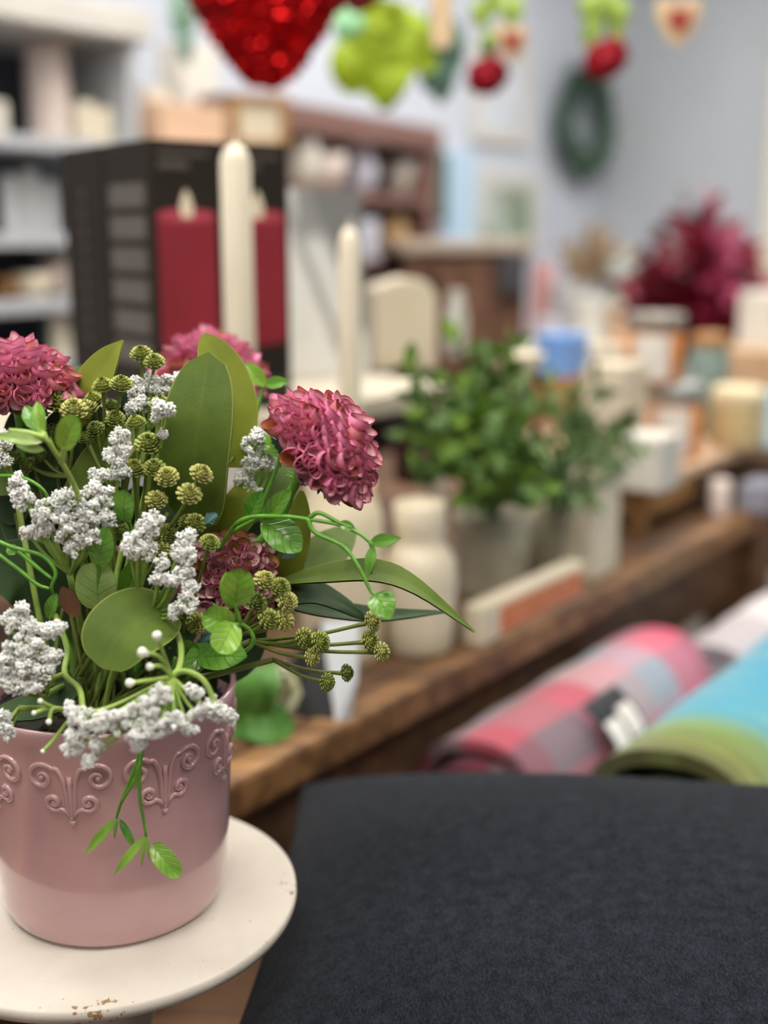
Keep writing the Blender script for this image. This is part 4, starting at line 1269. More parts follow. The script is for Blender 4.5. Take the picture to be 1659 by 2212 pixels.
m_ = MB(); m_.box(c0 + ey * (wL * 1.5 + .004) + ex * wR / 2 + V((0, 0, CH / 2)), (wR - .001, wL - .001, CH), ang)
co = part(t, 'carton', m_, CART, bevel=.0015)
for k in range(9):
    m_ = MB(); m_.box(c0 + ey * (wL * 1.52) - ex * .0006 + V((0, 0, CH * (.82 - k * .07))), (.0008, .010, CH * .045), ang)
    part(co, 'lettering', m_, plain('faint_lettering', rgb(66, 60, 55), .6))

# ---- ivory candles
def candle(label, x, ytop, ybot, wpx, tipx=26, z=RIZ):
    c = on(x, ybot, z); s = mpp(c)
    t = thing('ivory_candle', label, 'candle', c, 'ivory candles on the riser')
    hg = at(x, ytop, c.y).z - c.z
    r = wpx * s / 2
    m_ = MB(); m_.lathe([(0, c.z), (r * .98, c.z), (r * 1.0, c.z + .002), (r * .96, c.z + hg - tipx * s), (r * .72, c.z + hg - tipx * s * .45), (r * .3, c.z + hg - 3 * s), (0, c.z + hg)], (c.x, c.y, 0), 40)
    part(t, 'wax', m_, WAX)
    m_ = MB(); m_.tube([(c.x, c.y, c.z + hg - .002), (c.x + .001, c.y, c.z + hg + .007)], .0009, 6)
    part(t, 'wick', m_, WAX)
candle('tall thick ivory candle in front of the dark cartons', 524, 308, 935, 66, 34)
candle('slimmer ivory candle in front of the grey picture', 757, 488, 905, 48, 36)

# grey canvas picture
def canvas_mat():
    m = NT('grey_canvas_print')
    u, v = m.uv()
    d = m.math('ADD', m.math('MULTIPLY', u, .9), m.math('MULTIPLY', v, .62))
    n = m.noise(22, 4)
    d = m.math('ADD', d, m.math('MULTIPLY', m.math('SUBTRACT', n, .5), .12))
    stripe = m.ramp(d, [(0.0, rgb(228, 228, 222)), (0.62, rgb(222, 222, 216)), (0.72, rgb(150, 150, 148)), (0.80, rgb(218, 219, 214)), (1.0, rgb(208, 210, 206)), (1.12, rgb(120, 120, 120))])
    top = m.ramp(v, [(0.70, (0, 0, 0, 1)), (0.80, (1, 1, 1, 1))])
    side = m.ramp(u, [(0.22, (0, 0, 0, 1)), (0.32, (1, 1, 1, 1))])
    c = m.mix(m.math('MULTIPLY', m.math('MULTIPLY', top, side), .85), stripe, rgb(126, 126, 125))
    bl = m.ramp(m.noise(34, 3), [(0.55, (0, 0, 0, 1)), (0.75, (1, 1, 1, 1))])
    low = m.ramp(v, [(0.15, (1, 1, 1, 1)), (0.4, (0, 0, 0, 1))])
    c = m.mix(m.math('MULTIPLY', m.math('MULTIPLY', bl, low), .5), c, rgb(140, 141, 138))
    m.base(c); m.set(Roughness=.8)
    return m.m
p = on(688, 815, RIZ); s = mpp(p)
rot = Matrix.Rotation(R(26), 3, 'Z') @ Matrix.Rotation(R(-5), 3, 'X')
m_ = MB(); hg = 392 * s; m_.box(p + V((0, .012, hg / 2)), (188 * s / math.cos(R(26)), .018, hg), 0, rot)
single('canvas_picture', m_, canvas_mat(), 'pale grey abstract canvas leaning behind the slim candle', 'picture', p, bevel=.002)

# cream house block on the riser
p = on(862, 795, RIZ); s = mpp(p)
hb = thing('house_block', 'cream wooden house block on the riser', 'ornament', p)
rz_ = R(18)
X_, Z_ = V((math.cos(rz_), math.sin(rz_), 0)), V((0, 0, 1))
w_, h_ = 70 * s, 190 * s
m_ = MB(); m_.prism([(-w_, 0), (w_, 0), (w_, h_ * .82), (w_ * .70, h_ * .97), (w_ * .1, h_ * 1.02), (-w_ * .5, h_ * .97), (-w_, h_ * .9)], .06, (p, X_, Z_))
part(hb, 'body', m_, CREAM, bevel=.003)
BEIGE = plain('beige_stamp', rgb(222, 208, 176), .7, .1)
m_ = MB()
m_.prism([(w_ * .0 + 14 * s * math.cos(k / 16 * 6.283), h_ * .72 + 14 * s * math.sin(k / 16 * 6.283)) for k in range(16)], .0612, (p, X_, Z_))
part(hb, 'stamp', m_, BEIGE)
m_ = MB(); m_.box(p + X_ * -w_ * .1 + V((0, 0, h_ * .12)), (w_ * 1.5, .0616, h_ * .1), rz_)
part(hb, 'stamp', m_, BEIGE)
c = on(985, 770, RIZ); s = mpp(c)
lathe_thing('bud_vase', 'slim grey-white bud vase right of the house block', 'vase', c, pot_prof([(0, 0), (22, 0), (25, 10), (25, 80), (18, 110), (15, 135), (18, 142), (12, 140), (0, 120)], s), plain('grey_white_ceramic', rgb(196, 196, 188), .5, .04))
c = on(1122, 815, RIZ); s = mpp(c)
lathe_thing('cream_bowl', 'low cream bowl at the right end of the riser', 'bowl', c, pot_prof([(0, 0), (30, 0), (40, 10), (52, 44), (54, 52), (48, 48), (34, 14), (0, 10)], s), CREAM)
# things under the riser
DARKR = plain('dark_maroon_card', rgb(84, 30, 34), .6, .1)
px_box('gift_box', 'dark maroon box under the riser bench', 'box', 850, 935, 950, 1040, 1.62, DARKR, RZ, .7)
px_box('storage_box', 'dark brown box on the shaded table behind the maroon one', 'box', 828, 960, 870, 945, 1.70, plain('dark_brown_card', rgb(58, 48, 46), .7, .1), RZ, .5)
p = on(1150, 905, TZ + .14)
AMB = plain('amber_wood', rgb(150, 100, 46), .5, .15, 40)
lathe_thing('wood_candlestick', 'thin amber wooden candlestick behind the green plant', 'candlestick', on(1150, 1010, TZ), [(0, 0), (.03, 0), (.03, .008), (.012, .016), (.009, .06), (.013, .1), (.009, .14), (.011, .185), (.015, .19), (0, .19)], AMB, 24)

# ================================================================== right-hand display on the table
PEACH = wood('peach_wood', rgb(182, 148, 116), rgb(200, 168, 136), rgb(212, 184, 154), .6)
TAN = wood('tan_wood', rgb(140, 100, 56), rgb(170, 126, 76), rgb(190, 146, 94), .6)
RC = on(1560, 1075, TZ + .02)
aR, bR = ab(on(1420, 1150, TZ))
crz = TZ + .085
cr_ = thing('wood_crate_riser', 'low tan wooden riser with pale top at the right end', 'riser', T(aR + .25, bR + .17, TZ))
m_ = MB(); m_.box(T(aR + .33, bR + .17, crz - .009), (.76, .36, .018), RZ); part(cr_, 'top_board', m_, PEACH, bevel=.003)
m_ = MB(); m_.box(T(aR + .10, bR + .02, TZ + .045), (.22, .016, .044), RZ); part(cr_, 'front_board', m_, TAN, bevel=.002)
m_ = MB(); m_.box(T(aR - .01, bR + .17, TZ + .045), (.016, .30, .044), RZ); part(cr_, 'side_board', m_, TAN, bevel=.002)
for a_, b_ in ((aR, bR + .03), (aR, bR + .31), (aR + .65, bR + .03), (aR + .65, bR + .31)):
    m_ = MB(); m_.box(T(a_, b_, (TZ + crz - .018) / 2), (.022, .022, crz - .018 - TZ), RZ); part(cr_, 'leg', m_, TAN)
px_box('carton', 'cream carton standing on the left end of the wooden riser', 'box', 1330, 1475, 940, 1052, 0, WHITEC, RZ, .8, base_z=crz)
px_box('carton', 'tall cream carton behind the trailing plant', 'box', 1248, 1395, 785, 1010, 0, CREAM, RZ, .8, base_z=crz)

TINM = plain('brushed_tin', rgb(170, 160, 150), .35, .1, 40, metal=.6)
LAB = plain('white_label', rgb(222, 216, 208), .6, .04)
TORG = plain('orange_tin', rgb(206, 132, 62), .45, .12, 20)
TLID = plain('pewter_lid', rgb(150, 142, 134), .45, .1, 40, metal=.3)
TLID2 = plain('dull_silver_lid', rgb(160, 164, 160), .45, .1, 40, metal=.3)
TTEAL = plain('teal_jar', rgb(128, 150, 144), .5, .1)
def tin(label, c, rpx, hpx, body, lid, lidh=34):
    s = mpp(c)
    t = thing('candle_tin', label, 'tin', c, 'candle tins on the riser')
    r, h = rpx * s, hpx * s
    m_ = MB(); m_.lathe([(0, c.z), (r * .96, c.z), (r, c.z + .002), (r, c.z + h), (0, c.z + h)], (c.x, c.y, 0), 40); tb = part(t, 'body', m_, body)
    m_ = MB(); m_.lathe([(0, c.z + h), (r * 1.04, c.z + h), (r * 1.05, c.z + h + lidh * s * .9), (r * .98, c.z + h + lidh * s), (0, c.z + h + lidh * s)], (c.x, c.y, 0), 40); part(t, 'lid', m_, lid)
    m_ = MB()
    rows = []
    for z in (c.z + h * .08, c.z + h * .94):
        rows.append([V((c.x + (r + .0006) * math.cos(f), c.y + (r + .0006) * math.sin(f), z)) for f in [R(-90) + R(-58) + R(78) * k / 16 for k in range(17)]])
    m_.grid(rows); part(tb, 'label', m_, LAB)
    return h + lidh * s
cA = on(1452, 985, crz)
tin('orange candle tin with white label, lower one of the stack', cA, 58, 120, TORG, TLID2, 40)
sA = mpp(cA)
cB = cA + V((-.036, .0, (160) * sA + .001))
topA = cB.z
tin('orange candle tin with white label, upper one of the stack', cB, 60, 112, TORG, TLID, 34)
c = on(1500, 955, crz); s = mpp(c)
c2 = c + V((.04, .09, 0))
def jar(label, c, r, h, body, lid):
    t = thing('lidded_jar', label, 'jar', c)
    m_ = MB(); m_.lathe([(0, c.z), (r * .9, c.z), (r, c.z + .004), (r, c.z + h * .8), (r * .85, c.z + h * .88), (0, c.z + h * .88)], (c.x, c.y, 0), 36); part(t, 'body', m_, body)
    m_ = MB(); m_.lathe([(0, c.z + h * .86), (r * .92, c.z + h * .86), (r * .94, c.z + h * .98), (r * .7, c.z + h), (0, c.z + h)], (c.x, c.y, 0), 36); part(t, 'lid', m_, lid)
jar('teal jar with tan lid behind the stacked tins', c2, .034, .17, TTEAL, TAN)
# woven lidded basket
WOV = plain('woven_straw', rgb(206, 186, 138), .8, .14, 90, .6, 250)
WOV2 = plain('pale_straw_lid', rgb(228, 214, 176), .8, .1, 90, .5, 250)
c = on(1588, 962, crz); s = mpp(c)
t = thing('woven_canister', 'round woven straw canister with pale lid on the riser', 'basket', c)
pr = [(0, 0), (50, 0)]
for i in range(9):
    pr += [(52 + 2 * math.sin(i * .35), 4 + i * 9.5), (54.5 + 2 * math.sin(i * .35), 8.5 + i * 9.5)]
pr += [(50, 92), (0, 92)]
m_ = MB(); m_.lathe([(r * s, c.z + h * s) for r, h in pr], (c.x, c.y, 0), 40); part(t, 'body', m_, WOV)
m_ = MB(); m_.lathe([(r * s, c.z + h * s) for r, h in [(0, 92), (53, 92), (56, 98), (55, 118), (48, 128), (0, 132)]], (c.x, c.y, 0), 40); part(t, 'lid', m_, WOV2)
LBLUE = plain('light_blue_card', rgb(182, 218, 234), .6, .04)
px_box('carton', 'light blue carton at the right edge of the photo', 'box', 1640, 1740, 838, 965, 0, LBLUE, RZ, .6, base_z=crz)
# low items at the foot of the riser
c = on(1552, 1112, TZ); s = mpp(c)
lathe_thing('pillar_candle', 'short blush pillar candle on the table right of the riser', 'candle', c, pot_prof([(0, 0), (21, 0), (22, 4), (22, 74), (19, 78), (4, 74), (0, 74)], s), WAXP)
px_box('stacked_book', 'grey-blue book block lying at the right table edge', 'book', 1585, 1700, 1042, 1098, 0, plain('grey_blue_card', rgb(146, 148, 162), .7, .05), RZ, .6, base_z=TZ)
DARKG = plain('dark_grey_card', rgb(70, 62, 60), .7, .08)
px_box('storage_box', 'narrow dark box left of the blush candle', 'box', 1500, 1530, 1020, 1100, 0, DARKG, RZ, .8, base_z=TZ)
SKY = plain('sky_blue_card', rgb(112, 160, 226), .6, .1, 8)
p = on(1212, 905, TZ)
px_box('storage_box', 'plain wooden box under the sky blue carton', 'box', 1150, 1275, 812, 900, 2.1, TAN, RZ, .7)
bx_, pB, wB_, hB_ = px_box('carton', 'sky blue carton behind the green plant', 'box', 1150, 1275, 722, 808, 2.1, SKY, RZ, .7)

# ================================================================== textiles
def roll(name, label, cat, a0, a1, b_, zc, r0, turns, th, mats, vscale=1.0, squash=1.0, seg=26):
    """a rolled textile along the table: spiral sheet with thickness"""
    t = thing(name, label, cat, T((a0 + a1) / 2, b_, zc - r0 * squash))
    n = int(44 * turns)
    prof = []
    arc = 0
    for i in range(n + 1):
        f = 2 * math.pi * turns * i / n
        r = r0 - (r0 * .78) * (i / n)
        prof.append((r, math.pi * 1.1 + f, arc))
        arc += r * 2 * math.pi * turns / n
    mb = MB()
    for side in (0, 1):
        rows, uvs = [], []
        for j in range(seg + 1):
            a_ = a0 + (a1 - a0) * j / seg
            row, uv = [], []
            for r, f, l in prof:
                rr = r - side * th
                wob = 1 + .012 * math.sin(j * .8 + f * 3)
                row.append(T(a_ + .004 * math.sin(f * 4), b_ + rr * wob * math.cos(f), zc + rr * wob * squash * math.sin(f)))
                uv.append((j / seg, l * vscale))
            rows.append(row); uvs.append(uv)
        mb.grid(rows, uvs)
        ends = [rows[0], rows[-1]]
        if side == 0: e0, u0 = ends, (uvs[0], uvs[-1])
        else:
            for q in (0, 1):
                mb.grid([e0[q], ends[q]], [u0[q], u0[q]])
    part(t, 'cloth', mb, mats)
    return t
plaid = blocks_mat('plaid_wool',
    [(0, rgb(120, 50, 68)), (.10, rgb(104, 92, 102)), (.30, rgb(160, 82, 100)), (.44, rgb(176, 170, 174)), (.64, rgb(152, 180, 194)), (.80, rgb(206, 108, 136)), (.93, rgb(184, 70, 108))],
    [(0, rgb(150, 66, 84)), (.22, rgb(150, 140, 146)), (.42, rgb(206, 88, 104)), (.62, rgb(120, 96, 106)), (.82, rgb(190, 92, 112))], .45)
aR1 = ab(T(0, 0, 0))[0]
rb = -.055
rzc, rr0 = .80, .094
roll_a0, roll_a1 = .285, .70
roll('rolled_blanket', 'pink and grey plaid blanket rolled up under the table edge', 'blanket', roll_a0, roll_a1, rb, rzc, rr0, 3.2, .012, plaid, 4.0)
PAPER = plain('white_paper_band', rgb(214, 210, 206), .7, .05)
# paper band with tag on the roll
t = thing('paper_band', 'white paper band with a black tag around the plaid roll', 'tag', T(.40, rb, rzc + rr0))
m_ = MB(); rows = []; am = .43
for a_ in (am - .028, am + .028):
    rows.append([T(a_, rb + (rr0 + .003) * math.cos(f), rzc + (rr0 + .003) * math.sin(f)) for f in [R(150) + R(120) * k / 30 for k in range(-8, 31)]])
m_.grid(rows); part(t, 'band', m_, PAPER)
def on_roll(a_, f, r=.0):
    return T(a_, rb + (rr0 + .004 + r) * math.cos(f), rzc + (rr0 + .004 + r) * math.sin(f))
def tag_patch(a0, a1, f0, f1, r, mat, nm):
    m_ = MB()
    rows = [[on_roll(a_, f0 + (f1 - f0) * k / 8, r) for k in range(9)] for a_ in (a0, a1)]
    m_.grid(rows)
    rows = [[on_roll(a_, f0 + (f1 - f0) * k / 8, r - .001) for k in range(9)] for a_ in (a1, a0)]
    m_.grid(rows); part(t, nm, m_, mat)
BLK = plain('black_tag', rgb(26, 32, 36), .6)
tag_patch(am - .034, am + .040, R(118), R(152), .001, BLK, 'tag')
tag_patch(am - .028, am + .000, R(134), R(154), .002, LAB, 'tag_square')
tag_patch(am + .006, am + .034, R(130), R(150), .002, LAB, 'tag_square')
turq = blocks_mat('turquoise_wool', [(0, rgb(74, 76, 24)), (.04, rgb(96, 104, 34)), (.10, rgb(100, 128, 62)), (.16, rgb(52, 140, 164)), (.6, rgb(34, 136, 176)), (1, rgb(48, 146, 180))], None, .5, .35, rgb(168, 190, 96))
roll('rolled_blanket', 'turquoise and olive striped blanket roll in front of the plaid one', 'blanket', 0.262, .95, -.262, .842, .112, 2.6, .014, turq, 3.0, 1.0)
FLUF = plain('grey_white_fleece', rgb(196, 188, 190), .95, .1, 30, .8, 160)
CRM2 = plain('cream_fleece', rgb(232, 216, 196), .95, .08, 30, .8, 160)
fl1 = blocks_mat('grey_fleece_roll', [(0, rgb(176, 168, 172)), (.5, rgb(206, 200, 200)), (.9, rgb(190, 180, 182))], None, .5)
fl2 = blocks_mat('cream_fleece_roll', [(0, rgb(240, 224, 200)), (.5, rgb(236, 212, 190)), (.9, rgb(226, 206, 190))], None, .5)
roll('rolled_blanket', 'grey-white fleece throw rolled up by the table leg', 'blanket', .76, 1.05, -.10, .785, .08, 2.6, .014, fl1, 3.0)
roll('rolled_blanket', 'cream fleece throw rolled up at the right edge', 'blanket', 1.0, 1.45, -.28, .80, .09, 2.6, .014, fl2, 3.0)

# ================================================================== shelving behind
GREYS = plain('pale_grey_shelf', rgb(186, 190, 195), .55, .03, 8)
DGREY = plain('slate_panel', rgb(86, 90, 98), .8, .05, 6)
sb = 1.25
aE = ab(onb(305, 300, sb))[0]
zt = onb(300, 92, sb).z
a0s, a1s = aE - .75, aE
sh = thing('white_shelf_unit', 'pale grey open shelf unit at the upper left', 'shelf', T((a0s + a1s) / 2, sb + .17, 0))
m_ = MB(); m_.box(T((a0s + a1s) / 2, sb + .33, zt / 2), (a1s - a0s, .012, zt), RZ); part(sh, 'back_panel', m_, DGREY)
for a_ in (a0s + .012, a1s - .012):
    m_ = MB(); m_.box(T(a_, sb + .17, zt / 2), (.024, .34, zt), RZ); part(sh, 'side_panel', m_, GREYS, bevel=.002)
m_ = MB(); m_.box(T((a0s + a1s) / 2, sb + .165, zt + .03), (a1s - a0s + .05, .37, .06), RZ); part(sh, 'crown', m_, WHITE, bevel=.006)
zb = [onb(60, 306, sb).z, onb(60, 520, sb).z, onb(60, 664, sb).z, onb(60, 800, sb).z, .75, .4, .1]
for z in zb:
    m_ = MB(); m_.box(T((a0s + a1s) / 2, sb + .165, z), (a1s - a0s - .048, .33, .024), RZ); part(sh, 'shelf_board', m_, GREYS, bevel=.002)
def shelf_z(i): return zb[i] + .0121
def on_shelf(px, i, db=.1):
    p = onb(px, 300, sb + db); return V((p.x, p.y, shelf_z(i)))
def cyl(name, label, cat, c, r, h, mat, group=None, taper=1.0):
    return lathe_thing(name, label, cat, c, [(0, 0), (r * .97, 0), (r, .003), (r * taper, h - .004), (r * taper * .92, h), (0, h - .002)], mat, 28, group)
sS = mpp(onb(100, 300, sb + .1))
cyl('pillar_candle', 'tall blush pillar candle on the top left shelf', 'candle', on_shelf(110, 0), 45 * sS, 200 * sS, WAXP)
for x, r, h, lb in ((184, 24, 82, 'left of the three'), (220, 22, 72, 'middle of the three'), (256, 22, 78, 'right of the three')):
    cyl('small_candle', 'small cream candle on the top left shelf, ' + lb, 'candle', on_shelf(x, 0, .06), r * sS, h * sS, WAX, 'small cream candles on the shelf')
cyl('small_candle', 'grey-white candle cut off at the left end of the top shelf', 'candle', on_shelf(-6, 0, .06), 24 * sS, 66 * sS, WHITEC)
for x, r, h, lb in ((12, 20, 120, 'grey-white cylinder vase at the left of the second shelf'), (55, 20, 132, 'tall grey-white cylinder vase on the second shelf'), (96, 18, 112, 'grey-white cylinder vase at the right of the second shelf')):
    cyl('cylinder_vase', lb, 'vase', on_shelf(x, 1, .08), r * sS, h * sS, plain('pale_grey_ceramic', rgb(196, 198, 200), .5, .04), 'cylinder vases on the second shelf')  # grey-white is the vases' own colour
def bowl(label, c, r, h, mat):
    return lathe_thing('bowl', label, 'bowl', c, [(0, 0), (r * .5, 0), (r * .8, h * .4), (r, h), (r * .93, h), (r * .7, h * .4), (0, h * .15)], mat, 28)
bowl('cream bowl on the third left shelf', on_shelf(52, 2, .06), 46 * sS, 52 * sS, CREAM)
bowl('blush bowl on the third left shelf beside the dark carton', on_shelf(110, 2, .08), 40 * sS, 84 * sS, WAXP)
bowl('tan bowl cut by the left edge on the third shelf', on_shelf(-4, 2, .08), 30 * sS, 46 * sS, TAN)
c = on_shelf(102, 3, .05)
cyl('pillar_candle', 'ivory pillar candle on the fourth left shelf', 'candle', c, 23 * sS, 112 * sS, WAX, None, .8)

# white cabinet between the shelf unit and the brown bookcase
cb = 1.20
za = onb(420, 318, cb).z
aC0, aC1 = aE + .02, ab(onb(500, 300, cb))[0]
cab = thing('white_cabinet', 'white cabinet behind the dark candle cartons', 'cabinet', T((aC0 + aC1) / 2, cb + .13, 0))
m_ = MB(); m_.box(T((aC0 + aC1) / 2, cb + .13, za / 2), (aC1 - aC0, .26, za), RZ); part(cab, 'body', m_, WHITE, bevel=.004)
for k in range(2):
    a_ = aC0 + (aC1 - aC0) * (.25 + .5 * k)
    m_ = MB(); m_.box(T(a_, cb - .008, za * .5), ((aC1 - aC0) * .47, .016, za * .94), RZ); d_ = part(cab, 'door', m_, WHITE, bevel=.003)
    m_ = MB(); m_.ico(T(a_ + (.06 if k == 0 else -.06), cb - .024, za * .6), .011); part(d_, 'knob', m_, TLID)
PEACHC = plain('peach_card', rgb(222, 186, 156), .7, .05)
p = onb(430, 320, cb + .1)
def cab_box(name, label, cat, x0, x1, yt, mat, db, d=.10):
    a_, c_ = ab(onb(x0, 300, cb + db))[0], ab(onb(x1, 300, cb + db))[0]
    zt_ = onb((x0 + x1) / 2, yt, cb + db).z
    return box_thing(name, label, cat, T((a_ + c_) / 2, cb + db + d / 2, (za + zt_) / 2), (c_ - a_, d, zt_ - za), RZ, mat)
cab_box('gift_box', 'peach box on the white cabinet', 'box', 350, 490, 225, PEACHC, .02, .10)
cab_box('carton', 'white carton behind the peach box', 'box', 400, 476, 95, plain('off_white_card', rgb(222, 220, 212), .7, .03), .14, .08)
cab_box('carton', 'pale cream carton at the left of the white cabinet', 'box', 318, 372, 190, plain('pale_cream_card', rgb(226, 216, 200), .7, .03), .14, .08)

# brown bookcase
BRN = wood('mahogany_wood', rgb(92, 62, 56), rgb(122, 88, 80), rgb(140, 106, 98), .5)
BRD = plain('dark_back_panel', rgb(36, 28, 30), .8, .08)
bb = 1.40
# the bookcase stands a little askew from the wall
KEEP = (E0, U, M, RZ)
E0 = onb(945, 300, bb); E0.z = 0
RZ = RZ + R(9)
U = V((math.cos(RZ), math.sin(RZ), 0)); M = V((-U.y, U.x, 0))
bb = 0.0
b0, b1 = ab(onb(518, 300, bb))[0], 0.0
zt = onb(930, 276, bb).z
bk = thing('brown_bookcase', 'mahogany bookcase with open shelves behind the candles', 'bookcase', T((b0 + b1) / 2, bb + .17, 0))
m_ = MB(); m_.box(T((b0 + b1) / 2, bb + .21, zt / 2), (b1 - b0, .012, zt), RZ); part(bk, 'back_panel', m_, BRD)
for a_ in (b0 + .03, b1 - .03):
    m_ = MB(); m_.box(T(a_, bb + .105, zt / 2), (.06, .21, zt), RZ); part(bk, 'side_panel', m_, BRN, bevel=.004)
m_ = MB(); m_.box(T((b0 + b1) / 2, bb + .10, zt - .03), (b1 - b0 + .02, .23, .065), RZ); part(bk, 'top_board', m_, BRN, bevel=.006)
bz = [onb(800, 428, bb).z, onb(800, 572, bb).z, .95, .62, .3]
for z in bz:
    m_ = MB(); m_.box(T((b0 + b1) / 2, bb + .10, z), (b1 - b0 - .12, .2, .028), RZ); part(bk, 'shelf_board', m_, BRN, bevel=.003)
def on_bk(px, i, db=.08):
    p = onb(px, 430, bb + db); return V((p.x, p.y, bz[i] + .0141))
sB = mpp(onb(780, 430, bb + .1))
LAV = plain('lavender_white_ceramic', rgb(206, 208, 224), .4, .04)
def jug(label, c, r, h, mat):
    t = thing('ceramic_jug', label, 'jug', c)
    m_ = MB(); m_.lathe([(rr * r, c.z + hh * h) for rr, hh in [(0, 0), (.7, 0), (.95, .2), (1, .45), (.8, .7), (.55, .85), (.62, 1), (.55, .98), (.48, .85), (0, .6)]], (c.x, c.y, 0), 28); part(t, 'body', m_, mat)
    m_ = MB(); m_.tube(spline([c + U * r * .55 + V((0, 0, h * .85)), c + U * r * 1.4 + V((0, 0, h * .7)), c + U * r * .95 + V((0, 0, h * .35))], 6), r * .09, 6); part(t, 'handle', m_, mat)
jug('lavender white jug on the upper bookcase shelf', on_bk(768, 0), 46 * sB, 118 * sB, LAV)
bowl('white bowl on the upper bookcase shelf by the right post', on_bk(856, 0), 44 * sB, 76 * sB, WHITEC)
jug('white jug at the left of the upper bookcase shelf', on_bk(648, 0, .05), 44 * sB, 126 * sB, WHITEC)
bowl('blush bowl on the upper bookcase shelf between two jugs', on_bk(705, 0, .05), 40 * sB, 70 * sB, WAXP)
BSK = plain('tan_wicker', rgb(176, 142, 100), .85, .2, 80, .7, 200)
t = thing('round_basket', 'round tan wicker basket on the lower bookcase shelf', 'basket', on_bk(835, 1))
c = on_bk(835, 1); r = 50 * sB
m_ = MB(); m_.lathe([(rr * r, c.z + hh * sB) for rr, hh in [(0, 0), (.8, 0), (.98, 20), (1, 45), (.92, 70), (.7, 88), (.3, 96), (0, 98)]], (c.x, c.y, 0), 28); part(t, 'body', m_, BSK)
box_thing('carton', 'lavender white box left of the tan wicker basket', 'box', on_bk(780, 1, .02) + V((0, 0, 40 * sB)), (60 * sB, .06, 80 * sB), RZ, LAV)
bowl('cream bowl at the left of the lower bookcase shelf', on_bk(690, 1, .08), 50 * sB, 70 * sB, CREAM)
E0, U, M, RZ = KEEP
# framed cream sign on top-left of the bookcase front
p = onb(560, 322, 1.07)
fr_ = thing('framed_block', 'cream panel in a tan wooden frame above the tall candle', 'picture', V((p.x, p.y, RIZ)))
a_, b_ = ab(p)
zl, zh = onb(560, 322, b_).z, onb(560, 205, b_).z
w_ = 128 * mpp(p)
e1 = V((math.cos(R(20)), math.sin(R(20)), 0))
cc = V((p.x, p.y, (zl + zh) / 2))
hh = zh - zl
for dx, dz, sx, sz in ((0, hh / 2 - .008, w_, .016), (0, -hh / 2 + .008, w_, .016), (w_ / 2 - .008, 0, .016, hh - .032), (-w_ / 2 + .008, 0, .016, hh - .032)):
    m_ = MB(); m_.box(cc + e1 * dx + V((0, 0, dz)), (sx, .03, sz), R(20)); part(fr_, 'frame', m_, TAN, bevel=.002)
m_ = MB(); m_.box(cc, (w_ - .03, .012, hh - .03), R(20)); part(fr_, 'panel', m_, CREAM)
m_ = MB(); m_.box(V((p.x, p.y, zl / 2)), (.02, .02, zl), R(20)); part(fr_, 'post', m_, TAN)
m_ = MB(); m_.lathe([(0, 0), (.11, 0), (.11, .02), (.02, .03), (0, .03)], (p.x, p.y, 0), 24); part(fr_, 'base', m_, TAN)

# brown slatted rack
RKB = wood('rack_brown', rgb(84, 58, 46), rgb(112, 80, 62), rgb(134, 98, 76), .6)
RKT = plain('rack_beige_top', rgb(186, 172, 156), .7, .06)
Yk = 2.9
pk = at(1005, 540, Yk); s = mpp(pk)
rk = thing('slatted_rack', 'brown slatted wooden rack with beige top behind the plant', 'rack', V((pk.x, pk.y, 0)))
w_ = 270 * s
ang_ = R(12)
e1 = V((math.cos(ang_), math.sin(ang_), 0)); e2 = V((-e1.y, e1.x, 0))
zt = pk.z
m_ = MB(); m_.box(V((pk.x, pk.y, zt + .008)) + e2 * .12, (w_ + .03, .30, .026), ang_); part(rk, 'top', m_, RKT, bevel=.003)
for k, (u_, ww) in enumerate(((-.42, 44), (-.14, 54), (.10, 66), (.30, 40), (.44, 36))):
    m_ = MB(); m_.box(V((pk.x, pk.y, (zt - .005) / 2)) + e1 * (w_ * u_), (ww * s, .025, zt - .005), ang_); part(rk, 'slat', m_, RKB, bevel=.003)
m_ = MB(); m_.box(V((pk.x, pk.y, zt - .035)) + e2 * .01, (w_, .02, .06), ang_); part(rk, 'rail', m_, RKB)
m_ = MB(); m_.box(V((pk.x, pk.y, zt / 2)) + e2 * .25, (w_, .012, zt - .02), ang_); part(rk, 'back_panel', m_, BRD)
for z in (zt - .27, .6, .2):
    m_ = MB(); m_.box(V((pk.x, pk.y, z)) + e2 * .13, (w_, .22, .02), ang_); part(rk, 'shelf', m_, RKB)
SLATE = plain('slate_dark_jar', rgb(72, 74, 80), .5, .08)
c = V((pk.x, pk.y, zt)) + e1 * (w_ * .36) - e2 * .03
m_ = MB(); m_.box(c + V((0, 0, -.055)), (62 * s, .02, .09), ang_)
single('chalk_label', m_, SLATE, 'dark slate label hanging on the brown rack', 'sign', c - V((0, 0, .1)), bevel=.002)
cyl('cylinder_vase', 'grey-white cylinder vase inside the brown rack', 'vase', V((pk.x, pk.y, zt - .26)) + e1 * (w_ * -.02) + e2 * .09, 30 * s, 120 * s, plain('grey_white_ceramic', rgb(196, 196, 188), .5, .04))

